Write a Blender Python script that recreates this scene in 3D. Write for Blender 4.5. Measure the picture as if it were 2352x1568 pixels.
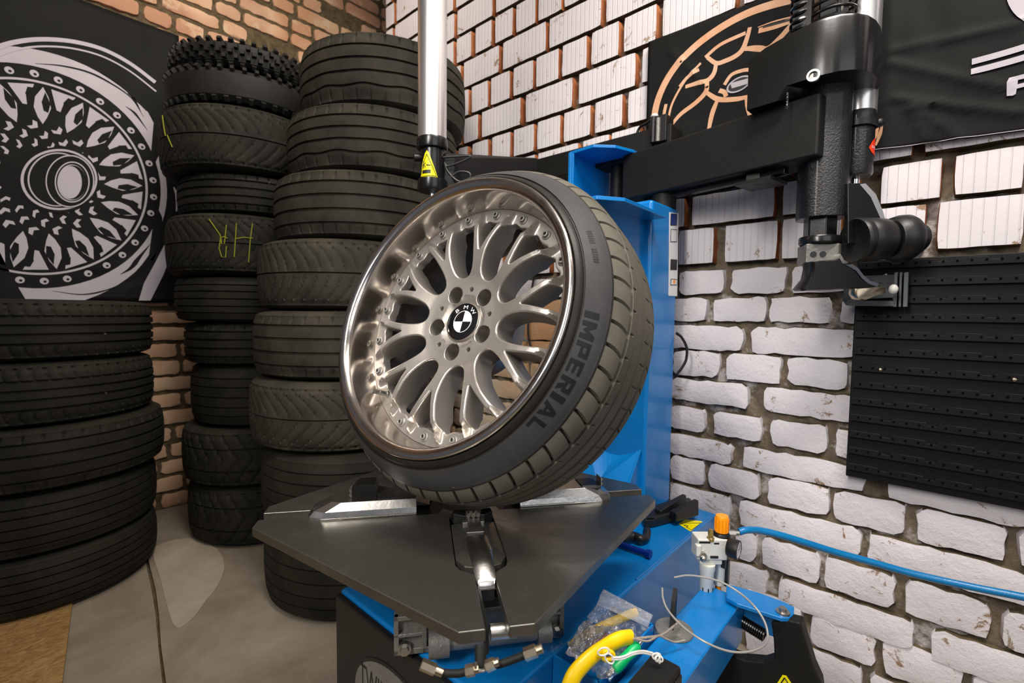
import bpy, math, random
import numpy as np
from mathutils import Vector, Matrix
from mathutils.geometry import delaunay_2d_cdt
PI = math.pi
for _o in list(bpy.data.objects): bpy.data.objects.remove(_o)
SC = bpy.context.scene
# ---------------------------------------------------------------- camera
H = 0.97                                  # eye height
FPX = 1090.0                              # focal length in px of a 2352 wide frame
_y, _p, _r = [math.radians(a) for a in (42.0707, 3.43098, 0.639687)]
CF = np.array([math.cos(_y)*math.cos(_p), math.sin(_y)*math.cos(_p), -math.sin(_p)])
_R0 = np.array([math.sin(_y), -math.cos(_y), 0.0]); _U0 = np.cross(_R0, CF)
CR = _R0*math.cos(_r)+_U0*math.sin(_r); CU = -_R0*math.sin(_r)+_U0*math.cos(_r)
cam = bpy.data.objects.new('camera', bpy.data.cameras.new('camera'))
SC.collection.objects.link(cam)
cam.matrix_world = Matrix(((CR[0], CU[0], -CF[0], 0), (CR[1], CU[1], -CF[1], 0), (CR[2], CU[2], -CF[2], H), (0, 0, 0, 1)))
cam.data.sensor_width = 36.0
cam.data.lens = FPX*36.0/2352.0
cam.data.clip_start = 0.05
cam.data.dof.use_dof = True
cam.data.dof.focus_distance = 0.92
cam.data.dof.aperture_fstop = 5.0
SC.camera = cam
# ---------------------------------------------------------------- world, exposure, lights
wd = bpy.data.worlds.new('world'); SC.world = wd; wd.use_nodes = True
wd.node_tree.nodes['Background'].inputs[0].default_value = (0.75, 0.82, 1.0, 1)
wd.node_tree.nodes['Background'].inputs[1].default_value = 0.11
SC.view_settings.view_transform = 'Standard'
SC.view_settings.look = 'None'
SC.view_settings.exposure = 0.0
SC.view_settings.gamma = 1.0
def area(name, loc, target, sx, sy, power, col):
    l = bpy.data.lights.new(name, 'AREA'); l.shape = 'RECTANGLE'; l.size = sx; l.size_y = sy
    l.energy = power; l.color = col
    o = bpy.data.objects.new(name, l); SC.collection.objects.link(o); o.location = loc
    d = Vector(target)-Vector(loc); o.rotation_euler = d.to_track_quat('-Z', 'Y').to_euler()
    return o
area('ceiling_panel_light', (0.50, -0.15, 2.75), (1.15, 0.45, 0.6), 1.2, 0.35, 52, (1.0, 0.93, 0.86))
area('right_fill_light', (0.05, -1.25, 1.7), (1.3, 0.35, 0.9), 1.4, 1.4, 10, (0.97, 0.97, 1.0))  # assumed unseen source, added to light the right wall and wheel
sl = area('rim_fill_light', (-0.75, 0.35, 1.9), (0.55, 0.66, 0.9), 0.3, 1.1, 8, (1.0, 0.95, 0.9)); sl.data.spread = math.radians(75)  # unseen fill added to brighten the rim, spread narrowed to spare the stacks
rl = area('rear_tube_light', (0.45, 1.45, 2.93), (0.75, 2.4, 1.9), 1.2, 0.2, 11, (1.0, 0.90, 0.78)); rl.data.spread = math.radians(110)

# ---------------------------------------------------------------- picture ray -> point on a known plane
def ray(px, py): return CF+CR*((px-1176)/FPX)-CU*((py-784)/FPX)
def at_x(px, py, X): d = ray(px, py); d = d*(X/d[0]); return Vector((d[0], d[1], d[2]+H))
def at_y(px, py, Y): d = ray(px, py); d = d*(Y/d[1]); return Vector((d[0], d[1], d[2]+H))
def at_z(px, py, Z): d = ray(px, py); d = d*((Z-H)/d[2]); return Vector((d[0], d[1], Z))
def at_d(px, py, D): d = ray(px, py)*D; return Vector((d[0], d[1], d[2]+H))
# ---------------------------------------------------------------- materials
MAT = {}
class NT:
    def __init__(s, name):
        s.m = bpy.data.materials.new(name); s.m.use_nodes = True
        s.t = s.m.node_tree; s.b = s.t.nodes['Principled BSDF']; MAT[name] = s.m
    def n(s, typ, **kw):
        nd = s.t.nodes.new(typ)
        for k, v in kw.items():
            if k.startswith('i_'):
                key = k[2:]; nd.inputs[int(key) if key.isdigit() else key].default_value = v
            else: setattr(nd, k, v)
        return nd
    def l(s, a, ao, b, bi): s.t.links.new(a.outputs[ao], b.inputs[bi])
    def coord(s, scale=(1, 1, 1), kind='Object'):
        tc = s.n('ShaderNodeTexCoord'); mp = s.n('ShaderNodeMapping'); mp.inputs['Scale'].default_value = scale
        s.l(tc, kind, mp, 'Vector'); return mp
    def noise(s, sc, det=4, rough=.6, vec=None, dist=0):
        nd = s.n('ShaderNodeTexNoise'); nd.inputs['Scale'].default_value = sc; nd.inputs['Detail'].default_value = det
        nd.inputs['Roughness'].default_value = rough; nd.inputs['Distortion'].default_value = dist
        if vec: s.l(vec, 'Vector', nd, 'Vector')
        return nd
    def ramp(s, src, out, stops):
        r = s.n('ShaderNodeValToRGB'); e = r.color_ramp.elements
        while len(e) > 1: e.remove(e[0])
        for i, (p, c) in enumerate(stops):
            if i == 0: e[0].position = p; e[0].color = (*c, 1) if len(c) == 3 else c
            else: q = e.new(p); q.color = (*c, 1) if len(c) == 3 else c
        s.l(src, out, r, 'Fac'); return r
    def mix(s, fac, fo, a, ao, b, bo):
        m = s.n('ShaderNodeMix', data_type='RGBA')
        if isinstance(fac, (int, float)): m.inputs[0].default_value = fac
        else: s.l(fac, fo, m, 0)
        for src, so, idx in ((a, ao, 6), (b, bo, 7)):
            if isinstance(src, tuple): m.inputs[idx].default_value = (*src, 1)
            else: s.l(src, so, m, idx)
        return m
    def bump(s, src, out, st=.3, dist=.01, prev=None):
        b = s.n('ShaderNodeBump'); b.inputs['Strength'].default_value = st; b.inputs['Distance'].default_value = dist
        s.l(src, out, b, 'Height')
        if prev: s.l(prev, 'Normal', b, 'Normal')
        s.l(b, 'Normal', s.b, 'Normal'); return b
def plain(name, col, rough=.5, metal=0, bump=0, bs=60, spec=None, var=0, vs=12, coat=0, trans=0, alpha=1, var2=None):
    q = NT(name); b = q.b
    b.inputs['Base Color'].default_value = (*col, 1); b.inputs['Roughness'].default_value = rough
    b.inputs['Metallic'].default_value = metal; b.inputs['Coat Weight'].default_value = coat
    b.inputs['Coat Roughness'].default_value = .1
    if spec is not None: b.inputs['Specular IOR Level'].default_value = spec
    if trans: b.inputs['Transmission Weight'].default_value = trans
    if alpha < 1: b.inputs['Alpha'].default_value = alpha
    c = q.coord() if (bump or var) else None
    if var:
        n = q.noise(vs, 5, .65, c)
        c2 = var2 or tuple(x*(1-var) for x in col)
        r = q.ramp(n, 'Fac', [(.35, col), (.7, c2)]); q.l(r, 'Color', b, 'Base Color')
        rr = q.n('ShaderNodeMapRange'); rr.inputs[1].default_value = .3; rr.inputs[2].default_value = .7
        rr.inputs[3].default_value = rough*.8; rr.inputs[4].default_value = min(1, rough*1.25); q.l(n, 'Fac', rr, 0); q.l(rr, 0, b, 'Roughness')
    if bump:
        n2 = q.noise(bs, 4, .6, c); q.bump(n2, 'Fac', bump, .004)
    return q.m
def mats():
    plain('blue paint', (.0, .180, .520), .33, 0, .08, 40, var=.12, vs=7, coat=.3)
    plain('black gloss', (.006, .006, .0055), .26, 0, .03, 120, coat=.1)
    plain('black textured', (.006, .006, .0065), .25, 0, .6, 260, coat=.25)
    plain('black matt', (.0075, .007, .006), .55, 0, .15, 90, spec=.3)
    plain('black plastic', (.008, .008, .008), .42, 0, .1, 120)
    plain('panel plastic', (.0055, .0055, .0055), .5, 0, .05, 90, spec=.25)
    plain('grey plastic', (.11, .125, .135), .5, 0, .05, 60)
    plain('cast grey', (.26, .25, .225), .45, .45, .4, 160, var=.35, vs=18)
    plain('dark steel', (.05, .05, .045), .4, .8, .1, 80, var=.4)
    plain('bright steel', (.72, .70, .66), .25, 1, .08, 60, var=.35, vs=25)
    plain('silver tube', (.80, .78, .76), .30, .9, .03, 30)
    plain('zinc', (.50, .48, .44), .34, 1, .1, 60)
    plain('brass', (.60, .50, .36), .3, 1, .05, 60, var=.4, vs=40)
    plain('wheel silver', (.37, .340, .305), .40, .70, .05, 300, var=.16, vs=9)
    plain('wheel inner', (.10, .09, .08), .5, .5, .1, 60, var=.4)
    plain('roundel black', (.006, .006, .007), .15, coat=1)
    plain('roundel white', (.80, .80, .82), .25, coat=1)
    plain('chrome', (.85, .83, .80), .12, 1)
    plain('yellow sticker', (.90, .78, .0), .35)
    plain('orange plastic', (1.0, .32, .0), .35, coat=.3)
    plain('white plastic', (.66, .66, .60), .4, 0, .05, 80)
    plain('hole black', (.0015, .0015, .0015), .8, spec=.05)
    plain('label white', (.75, .75, .75), .5)
    plain('red sticker', (.85, .05, .01), .4)
    plain('print dark', (.012, .012, .012), .5)
    plain('yellow rubber', (.92, .60, .0), .38, 0, .08, 120)
    plain('green plastic', (.0, .42, .12), .35)
    plain('blue plastic', (.0, .02, .20), .3)
    plain('white cord', (.75, .73, .68), .7, 0, .4, 400)
    plain('grey cable', (.36, .34, .31), .4, .4)
    plain('braid', (.42, .36, .29), .5, .2, .6, 500)
    plain('blue hose', (.0, .17, .42), .3, 0, .2, 300, coat=.3)
    plain('chalk yellow', (.26, .27, .015), .9)
    plain('amber glass', (.35, .25, .08), .1, trans=.6)
    plain('print lilac', (.50, .46, .50), .8, var=.06, vs=4)
    plain('copper print', (.66, .33, .17), .75, var=.35, vs=10, var2=(.78, .50, .34))
    plain('red tint', (.25, .03, .02), .4)
mats()
def m_cloth(name, col):
    q = NT(name); b = q.b; c = q.coord(); n = q.noise(2.2, 2, .5, c, 1.2); n2 = q.noise(400, 2, .5, c)
    b.inputs['Base Color'].default_value = (*col, 1); b.inputs['Roughness'].default_value = .72
    b.inputs['Specular IOR Level'].default_value = .2
    p = q.bump(n, 'Fac', .6, .05); q.bump(n2, 'Fac', .1, .001, p)
m_cloth('banner cloth', (.0060, .0062, .0056))
def m_table():
    q = NT('table steel'); b = q.b; c = q.coord(); n = q.noise(6, 6, .7, c, .6); n3 = q.noise(90, 3, .6, c)
    r = q.ramp(n, 'Fac', [(.3, (.11, .104, .09)), (.55, (.17, .162, .14)), (.75, (.30, .285, .25))])
    q.l(r, 'Color', b, 'Base Color'); b.inputs['Metallic'].default_value = .85
    rr = q.ramp(n, 'Fac', [(.3, (.42,)*3), (.7, (.24,)*3)]); q.l(rr, 'Color', b, 'Roughness')
    q.bump(n3, 'Fac', .06, .002)
m_table()
def m_lip():
    q = NT('polished lip'); b = q.b; c = q.coord(); n = q.noise(14, 6, .7, c, .8)
    r = q.ramp(n, 'Fac', [(.3, (.74, .69, .65)), (.7, (.55, .50, .45))]); q.l(r, 'Color', b, 'Base Color')
    b.inputs['Metallic'].default_value = 1
    rr = q.ramp(n, 'Fac', [(.35, (.13,)*3), (.75, (.26,)*3)]); q.l(rr, 'Color', b, 'Roughness')
m_lip()
def m_rubber(name, c0, c1, rough=.62, dust=.5):
    q = NT(name); b = q.b; c = q.coord(); n = q.noise(7, 7, .7, c, .4); n2 = q.noise(220, 3, .6, c); n3 = q.noise(30, 2, .5, c)
    r = q.ramp(n, 'Fac', [(.35, c0), (.68, c1)])
    sp = q.ramp(n3, 'Fac', [(.80, (0, 0, 0)), (.83, (1, 1, 1))])
    m = q.mix(sp, 'Color', r, 'Color', (.30, .28, .24), None)
    q.l(m, 2, b, 'Base Color')
    b.inputs['Roughness'].default_value = rough; b.inputs['Specular IOR Level'].default_value = .22
    q.bump(n2, 'Fac', .12, .002)
m_rubber('rubber stack', (.011, .0102, .0072), (.027, .0245, .0165), .72)
m_rubber('rubber dusty', (.021, .019, .0135), (.054, .047, .033), .72)
m_rubber('rubber black', (.007, .007, .0065), (.016, .015, .012), .6)
m_rubber('rubber side', (.012, .011, .009), (.020, .018, .015), .42)
m_rubber('rubber letter', (.010, .010, .010), (.014, .014, .0135), .42)
m_rubber('rubber band', (.036, .036, .037), (.054, .053, .052), .50)
m_rubber('rubber tread', (.082, .075, .058), (.125, .113, .088), .66)
def m_paint(name, rib):
    q = NT(name); b = q.b; c = q.coord(); n = q.noise(16, 8, .75, c, .5); n2 = q.noise(4, 3, .5, c); n3 = q.noise(60, 5, .7, c)
    chip = q.ramp(n, 'Fac', [(.60, (0, 0, 0)), (.635, (1, 1, 1))])
    base = q.ramp(n2, 'Fac', [(.3, (.82, .77, .785)), (.7, (.72, .67, .68))])
    bc = q.ramp(n3, 'Fac', [(.3, (.30, .13, .06)), (.6, (.34, .26, .17)), (.8, (.12, .09, .06))])
    m = q.mix(chip, 'Color', base, 'Color', bc, 'Color'); q.l(m, 2, b, 'Base Color'); b.inputs['Roughness'].default_value = .7
    if rib:
        w = q.n('ShaderNodeTexWave', wave_type='BANDS', bands_direction='Y', wave_profile='SIN'); w.inputs['Scale'].default_value = 17
        w.inputs['Distortion'].default_value = .15; w.inputs['Detail'].default_value = 1
        q.l(c, 'Vector', w, 'Vector')
        rw = q.ramp(w, 'Fac', [(.0, (0, 0, 0)), (.10, (1, 1, 1))])
        p = q.bump(rw, 'Color', .5, .003)
        q.bump(n3, 'Fac', .15, .003, p)
    else:
        p = q.bump(n3, 'Fac', .45, .006); q.bump(n, 'Fac', .35, .010, p)
m_paint('painted brick', False); m_paint('painted ribbed brick', True)
def m_brick(name, a, b_, c_, mort):
    q = NT(name); b = q.b; c = q.coord(); n = q.noise(9, 6, .7, c); v = q.noise(3.1, 1, .4, c)
    r = q.ramp(v, 'Fac', [(.35, a), (.5, b_), (.62, c_)])
    cr = q.ramp(n, 'Fac', [(.56, (0, 0, 0)), (.70, (1, 1, 1))])
    m = q.mix(cr, 'Color', r, 'Color', mort, None); q.l(m, 2, b, 'Base Color'); b.inputs['Roughness'].default_value = .9
    n2 = q.noise(70, 5, .7, c); q.bump(n2, 'Fac', .5, .006)
m_brick('orange brick', (.58, .31, .17), (.72, .47, .30), (.48, .25, .15), (.70, .54, .36))
m_brick('bare brick', (.46, .25, .12), (.52, .36, .22), (.50, .40, .28), (.50, .42, .30))
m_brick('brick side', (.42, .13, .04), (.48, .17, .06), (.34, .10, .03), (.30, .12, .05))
def m_mortar(name, a, b_, painted):
    q = NT(name); b = q.b; c = q.coord(); n = q.noise(30, 8, .75, c); n2 = q.noise(7, 5, .7, c)
    r = q.ramp(n, 'Fac', [(.3, a), (.7, b_)])
    if painted:
        f = q.ramp(n2, 'Fac', [(.52, (0, 0, 0)), (.60, (1, 1, 1))]); r = q.mix(f, 'Color', r, 'Color', (.60, .55, .52), None); q.l(r, 2, b, 'Base Color')
    else: q.l(r, 'Color', b, 'Base Color')
    b.inputs['Roughness'].default_value = .95; q.bump(n, 'Fac', .9, .012)
m_mortar('mortar', (.11, .082, .055), (.30, .235, .16), True)
m_mortar('bare mortar and joint shade', (.05, .035, .018), (.22, .16, .08), False)
def m_floor():
    q = NT('concrete'); b = q.b; c = q.coord(); n = q.noise(2.2, 7, .7, c, .7); n2 = q.noise(40, 5, .7, c); n3 = q.noise(9, 4, .6, c)
    r = q.ramp(n, 'Fac', [(.3, (.17, .138, .098)), (.5, (.245, .203, .148)), (.72, (.33, .28, .21))])
    g3 = q.ramp(n3, 'Fac', [(.3, (.42,)*3), (.7, (.58,)*3)]); m = q.mix(.6, None, r, 'Color', g3, 'Color'); m.blend_type = 'OVERLAY'; q.l(m, 2, b, 'Base Color')
    b.inputs['Roughness'].default_value = .8; q.bump(n2, 'Fac', .25, .004)
m_floor()
plain('pale concrete', (.40, .335, .255), .8, 0, .25, 40, var=.25, vs=6)
plain('plaster', (.46, .43, .39), .9)
def m_osb():
    q = NT('chipboard'); b = q.b; c = q.coord((1, 2.2, 1)); n = q.noise(28, 5, .7, c, 1.5)
    r = q.ramp(n, 'Fac', [(.3, (.16, .08, .022)), (.5, (.30, .17, .055)), (.7, (.42, .26, .10))]); q.l(r, 'Color', b, 'Base Color')
    b.inputs['Roughness'].default_value = .7; q.bump(n, 'Fac', .2, .003)
m_osb()
def m_bag(name, rough, fac, milk):
    q = NT(name); c = q.coord(); t = q.n('ShaderNodeBsdfTransparent'); g = q.n('ShaderNodeBsdfGlossy'); g.inputs['Roughness'].default_value = rough
    d = q.n('ShaderNodeBsdfDiffuse'); d.inputs['Color'].default_value = (.8, .8, .82, 1)
    n = q.noise(55, 5, .6, c, 1.5); bp = q.n('ShaderNodeBump'); bp.inputs['Strength'].default_value = .9; bp.inputs['Distance'].default_value = .01
    q.l(n, 'Fac', bp, 'Height'); q.l(bp, 'Normal', g, 'Normal')
    m1 = q.n('ShaderNodeMixShader'); m1.inputs[0].default_value = fac; q.l(t, 0, m1, 1); q.l(g, 0, m1, 2)
    m2 = q.n('ShaderNodeMixShader'); m2.inputs[0].default_value = milk; q.l(m1, 0, m2, 1); q.l(d, 0, m2, 2)
    q.l(m2, 0, q.t.nodes['Material Output'], 'Surface')
m_bag('clear film', .12, .14, .02)
m_bag('bag strip', .3, .16, .14)
m_bag('foil film', .10, .34, .03)

# ---------------------------------------------------------------- mesh builder
OFF = {}
def empty(name, loc=(0, 0, 0), parent=None):
    o = bpy.data.objects.new(name, None); SC.collection.objects.link(o); o.location = loc; o.empty_display_size = .05
    OFF[o] = Vector(loc)
    return o
def tag(o, label=None, cat=None, group=None, kind=None):
    if label: o['label'] = label
    if cat: o['category'] = cat
    if group: o['group'] = group
    if kind: o['kind'] = kind
    return o
def basis(d, up=(0, 0, 1)):
    d = Vector(d).normalized(); u = Vector(up)
    if abs(d.dot(u)) > .98: u = Vector((1, 0, 0)) if abs(d.x) < .9 else Vector((0, 1, 0))
    x = u.cross(d).normalized(); return x, d.cross(x), d
class MB:
    def __init__(s): s.v = []; s.f = []; s.m = []; s.cur = 0
    def mat(s, i): s.cur = i; return s
    def add(s, vs, fs):
        k = len(s.v); s.v += [tuple(v) for v in vs]; s.f += [tuple(i+k for i in f) for f in fs]; s.m += [s.cur]*len(fs); return s
    def box(s, lo, hi, M=None):
        (a, b, c), (d, e, f) = lo, hi
        vs = [Vector(p) for p in ((a, b, c), (d, b, c), (d, e, c), (a, e, c), (a, b, f), (d, b, f), (d, e, f), (a, e, f))]
        if M: vs = [M@v for v in vs]
        return s.add(vs, [(0, 3, 2, 1), (4, 5, 6, 7), (0, 1, 5, 4), (1, 2, 6, 5), (2, 3, 7, 6), (3, 0, 4, 7)])
    def rings(s, R, caps=True, closed=False):
        n = len(R[0]); k = len(s.v); s.v += [tuple(p) for r in R for p in r]; fs = []
        m = len(R)
        for i in range(m if closed else m-1):
            j = (i+1) % m
            for a in range(n):
                b = (a+1) % n; fs.append((k+i*n+a, k+i*n+b, k+j*n+b, k+j*n+a))
        if caps and not closed: fs.append(tuple(k+a for a in range(n))[::-1]); fs.append(tuple(k+(m-1)*n+a for a in range(n)))
        s.f += fs; s.m += [s.cur]*len(fs); return s
    def cyl(s, p0, p1, r0, r1=None, n=24, caps=True):
        r1 = r0 if r1 is None else r1; p0, p1 = Vector(p0), Vector(p1); x, y, d = basis(p1-p0)
        c = [(math.cos(2*PI*i/n), math.sin(2*PI*i/n)) for i in range(n)]
        return s.rings([[p+x*(r*a)+y*(r*b) for a, b in c] for p, r in ((p0, r0), (p1, r1))], caps)
    def lathe(s, prof, n=48, o=(0, 0, 0), d=(0, 0, 1), closed=False, caps=True):
        x, y, d = basis(d); o = Vector(o)
        c = [(math.cos(2*PI*i/n), math.sin(2*PI*i/n)) for i in range(n)]
        return s.rings([[o+d*z+x*(r*a)+y*(r*b) for a, b in c] for r, z in prof], caps, closed)
    def tube(s, pts, r, n=10, closed=False):
        pts = [Vector(p) for p in pts]; m = len(pts); R = []; prev = None
        for i, p in enumerate(pts):
            t = (pts[(i+1) % m]-pts[i-1]) if closed else (pts[min(i+1, m-1)]-pts[max(i-1, 0)])
            t.normalize()
            if prev is None: x, y, _ = basis(t)
            else:
                x = (prev-t*prev.dot(t)); x.normalize(); y = t.cross(x)
            prev = x; rr = r[i] if isinstance(r, (list, tuple)) else r
            R.append([p+x*(rr*math.cos(2*PI*k/n))+y*(rr*math.sin(2*PI*k/n)) for k in range(n)])
        return s.rings(R, True, closed)
    def prism(s, poly, t, M=None):           # poly in xy, thickness along z (t = (z0, z1))
        n = len(poly); vs = [Vector((a, b, t[0])) for a, b in poly]+[Vector((a, b, t[1])) for a, b in poly]
        if M: vs = [M@v for v in vs]
        return s.add(vs, [tuple(range(n))[::-1], tuple(range(n, 2*n))]+[(i, (i+1) % n, n+(i+1) % n, n+i) for i in range(n)])
    def slab(s, pts, off):                   # planar 3D outline extruded by a vector
        n = len(pts); off = Vector(off); vs = [Vector(p) for p in pts]; vs += [v+off for v in vs]
        return s.add(vs, [tuple(range(n))[::-1], tuple(range(n, 2*n))]+[(i, (i+1) % n, n+(i+1) % n, n+i) for i in range(n)])
    def ball(s, c, r, n=16, m=10, sc=(1, 1, 1)):
        c = Vector(c); R = []
        for j in range(1, m):
            a = PI*j/m; R.append([c+Vector((r*math.sin(a)*math.cos(2*PI*i/n)*sc[0], r*math.sin(a)*math.sin(2*PI*i/n)*sc[1], -r*math.cos(a)*sc[2])) for i in range(n)])
        return s.rings(R)
    def build(s, name, mat, parent=None, smooth=40, bevel=0, loc=None, local=False, seg=2):
        me = bpy.data.meshes.new(name)
        o = bpy.data.objects.new(name, me); SC.collection.objects.link(o)
        base = Vector((0, 0, 0))
        if parent is not None:
            o.parent = parent; base = OFF.get(parent, Vector((0, 0, 0)))
        elif loc is not None: o.location = loc; base = Vector(loc)
        if local: base = Vector((0, 0, 0))
        OFF[o] = base if not local else Vector((0, 0, 0))
        v = np.array(s.v, dtype=float)-np.array(base)
        me.from_pydata(v.tolist(), [], s.f)
        for m in (mat if isinstance(mat, (list, tuple)) else [mat]): me.materials.append(MAT[m])
        me.polygons.foreach_set('material_index', s.m); me.update()
        fix_normals(me)
        if smooth is not None:
            me.polygons.foreach_set('use_smooth', [True]*len(me.polygons))
            if smooth < 180: me.set_sharp_from_angle(angle=math.radians(smooth))
        if bevel:
            b = o.modifiers.new('bevel', 'BEVEL'); b.width = bevel; b.segments = seg; b.limit_method = 'ANGLE'; b.angle_limit = math.radians(40)
            b.harden_normals = True
        return o
import bmesh
def fix_normals(me):
    bm = bmesh.new(); bm.from_mesh(me); bmesh.ops.recalc_face_normals(bm, faces=bm.faces); bm.to_mesh(me); bm.free()
def arr_mesh(name, V, Fq, mat, parent=None, loc=(0, 0, 0), mi=None, smooth=50):
    me = bpy.data.meshes.new(name); V = np.asarray(V, float); Fq = np.asarray(Fq, np.int32)
    me.vertices.add(len(V)); me.vertices.foreach_set('co', V.ravel())
    me.loops.add(Fq.size); me.loops.foreach_set('vertex_index', Fq.ravel())
    me.polygons.add(len(Fq)); me.polygons.foreach_set('loop_start', np.arange(0, Fq.size, Fq.shape[1], dtype=np.int32))
    try: me.polygons.foreach_set('loop_total', np.full(len(Fq), Fq.shape[1], np.int32))
    except Exception: pass
    for m in (mat if isinstance(mat, (list, tuple)) else [mat]): me.materials.append(MAT[m])
    if mi is not None: me.polygons.foreach_set('material_index', np.asarray(mi, np.int32))
    me.update(calc_edges=True); me.validate()
    me.polygons.foreach_set('use_smooth', [True]*len(me.polygons))
    if smooth: me.set_sharp_from_angle(angle=math.radians(smooth))
    o = bpy.data.objects.new(name, me); SC.collection.objects.link(o); o.location = loc
    if parent is not None: o.parent = parent
    return o
def text_mesh(s, size, extrude=0, width=None):
    cu = bpy.data.curves.new('t', 'FONT'); cu.body = s; cu.size = size; cu.extrude = extrude; cu.align_x = 'CENTER'; cu.align_y = 'CENTER'; cu.resolution_u = 3
    o = bpy.data.objects.new('t', cu); SC.collection.objects.link(o)
    dg = bpy.context.evaluated_depsgraph_get(); me = bpy.data.meshes.new_from_object(o.evaluated_get(dg))
    vs = [v.co.copy() for v in me.vertices]; fs = [tuple(p.vertices) for p in me.polygons]
    bpy.data.objects.remove(o); bpy.data.meshes.remove(me)
    return vs, fs
def smoothclosed(pts, k=6):                  # Catmull-Rom closed 2D/3D
    P = [np.array(p, float) for p in pts]; n = len(P); out = []
    for i in range(n):
        a, b, c, d = P[i-1], P[i], P[(i+1) % n], P[(i+2) % n]
        for j in range(k):
            t = j/k; out.append(.5*((2*b)+(c-a)*t+(2*a-5*b+4*c-d)*t*t+(3*b-a-3*c+d)*t**3))
    return out
def smoothopen(pts, k=8):
    P = [np.array(p, float) for p in pts]; P = [2*P[0]-P[1]]+P+[2*P[-1]-P[-2]]; out = []
    for i in range(1, len(P)-2):
        a, b, c, d = P[i-1], P[i], P[i+1], P[i+2]
        for j in range(k):
            t = j/k; out.append(.5*((2*b)+(c-a)*t+(2*a-5*b+4*c-d)*t*t+(3*b-a-3*c+d)*t**3))
    out.append(P[-2]); return out

# ================================================================ the room
W, V = 1.45, 2.757
rnd = random.Random(7)
def brick_verts(u0, u1, v0, v1, P, rough, frame, VV, FF, MI, mat, side, bed=None):
    L, h = u1-u0, v1-v0; e = .005 if rough else .003
    nu = max(3, int(L/.022)); nv = 4
    us = [0, e]+[L*i/nu for i in range(1, nu)]+[L-e, L]; vs = [0, e]+[h*i/nv for i in range(1, nv)]+[h-e, h]
    j = .0030 if rough else .0008; k = len(VV); cr = (.007 if rough else .002)
    tilt = rnd.uniform(-.004, .004) if rough else 0
    wob = [rnd.uniform(-j, j) for _ in range(4*(len(us)+len(vs)))]
    for b, v in enumerate(vs):
        for a, u in enumerate(us):
            edge = a in (0, len(us)-1) or b in (0, len(vs)-1)
            du, dv = min(u, L-u), min(v, h-v)
            x, y = u, v
            if b <= 1: y += wob[a]
            if b >= len(vs)-2: y += wob[len(us)+a]
            if a <= 1: x += wob[2*len(us)+b]
            if a >= len(us)-2: x += wob[2*len(us)+len(vs)+b]
            if du < .02 and dv < .02 and (a <= 1 or a >= len(us)-2) and (b <= 1 or b >= len(vs)-2):
                x += cr*(1 if u < L/2 else -1)*rnd.uniform(.3, 1); y += cr*(1 if v < h/2 else -1)*rnd.uniform(.2, .8)
            w = -.032 if edge else P+rnd.uniform(-1, 1)*(.0018 if rough else .0003)-(.002 if (du <= e+.001 or dv <= e+.001) else 0)*(1.5 if rough else .5)
            y += tilt*(u/L-.5)
            VV.append(frame(u0+x, v0+y, w))
    n = len(us)
    for b in range(len(vs)-1):
        for a in range(n-1):
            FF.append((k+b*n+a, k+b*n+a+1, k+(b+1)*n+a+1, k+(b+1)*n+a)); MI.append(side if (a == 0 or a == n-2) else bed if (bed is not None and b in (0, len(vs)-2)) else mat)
fr = lambda u, v, w: (W-w, u, v)
fl = lambda u, v, w: (u, V-w, v)
KK, KZ = .8183, .1926                         # measured course table -> metres
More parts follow.
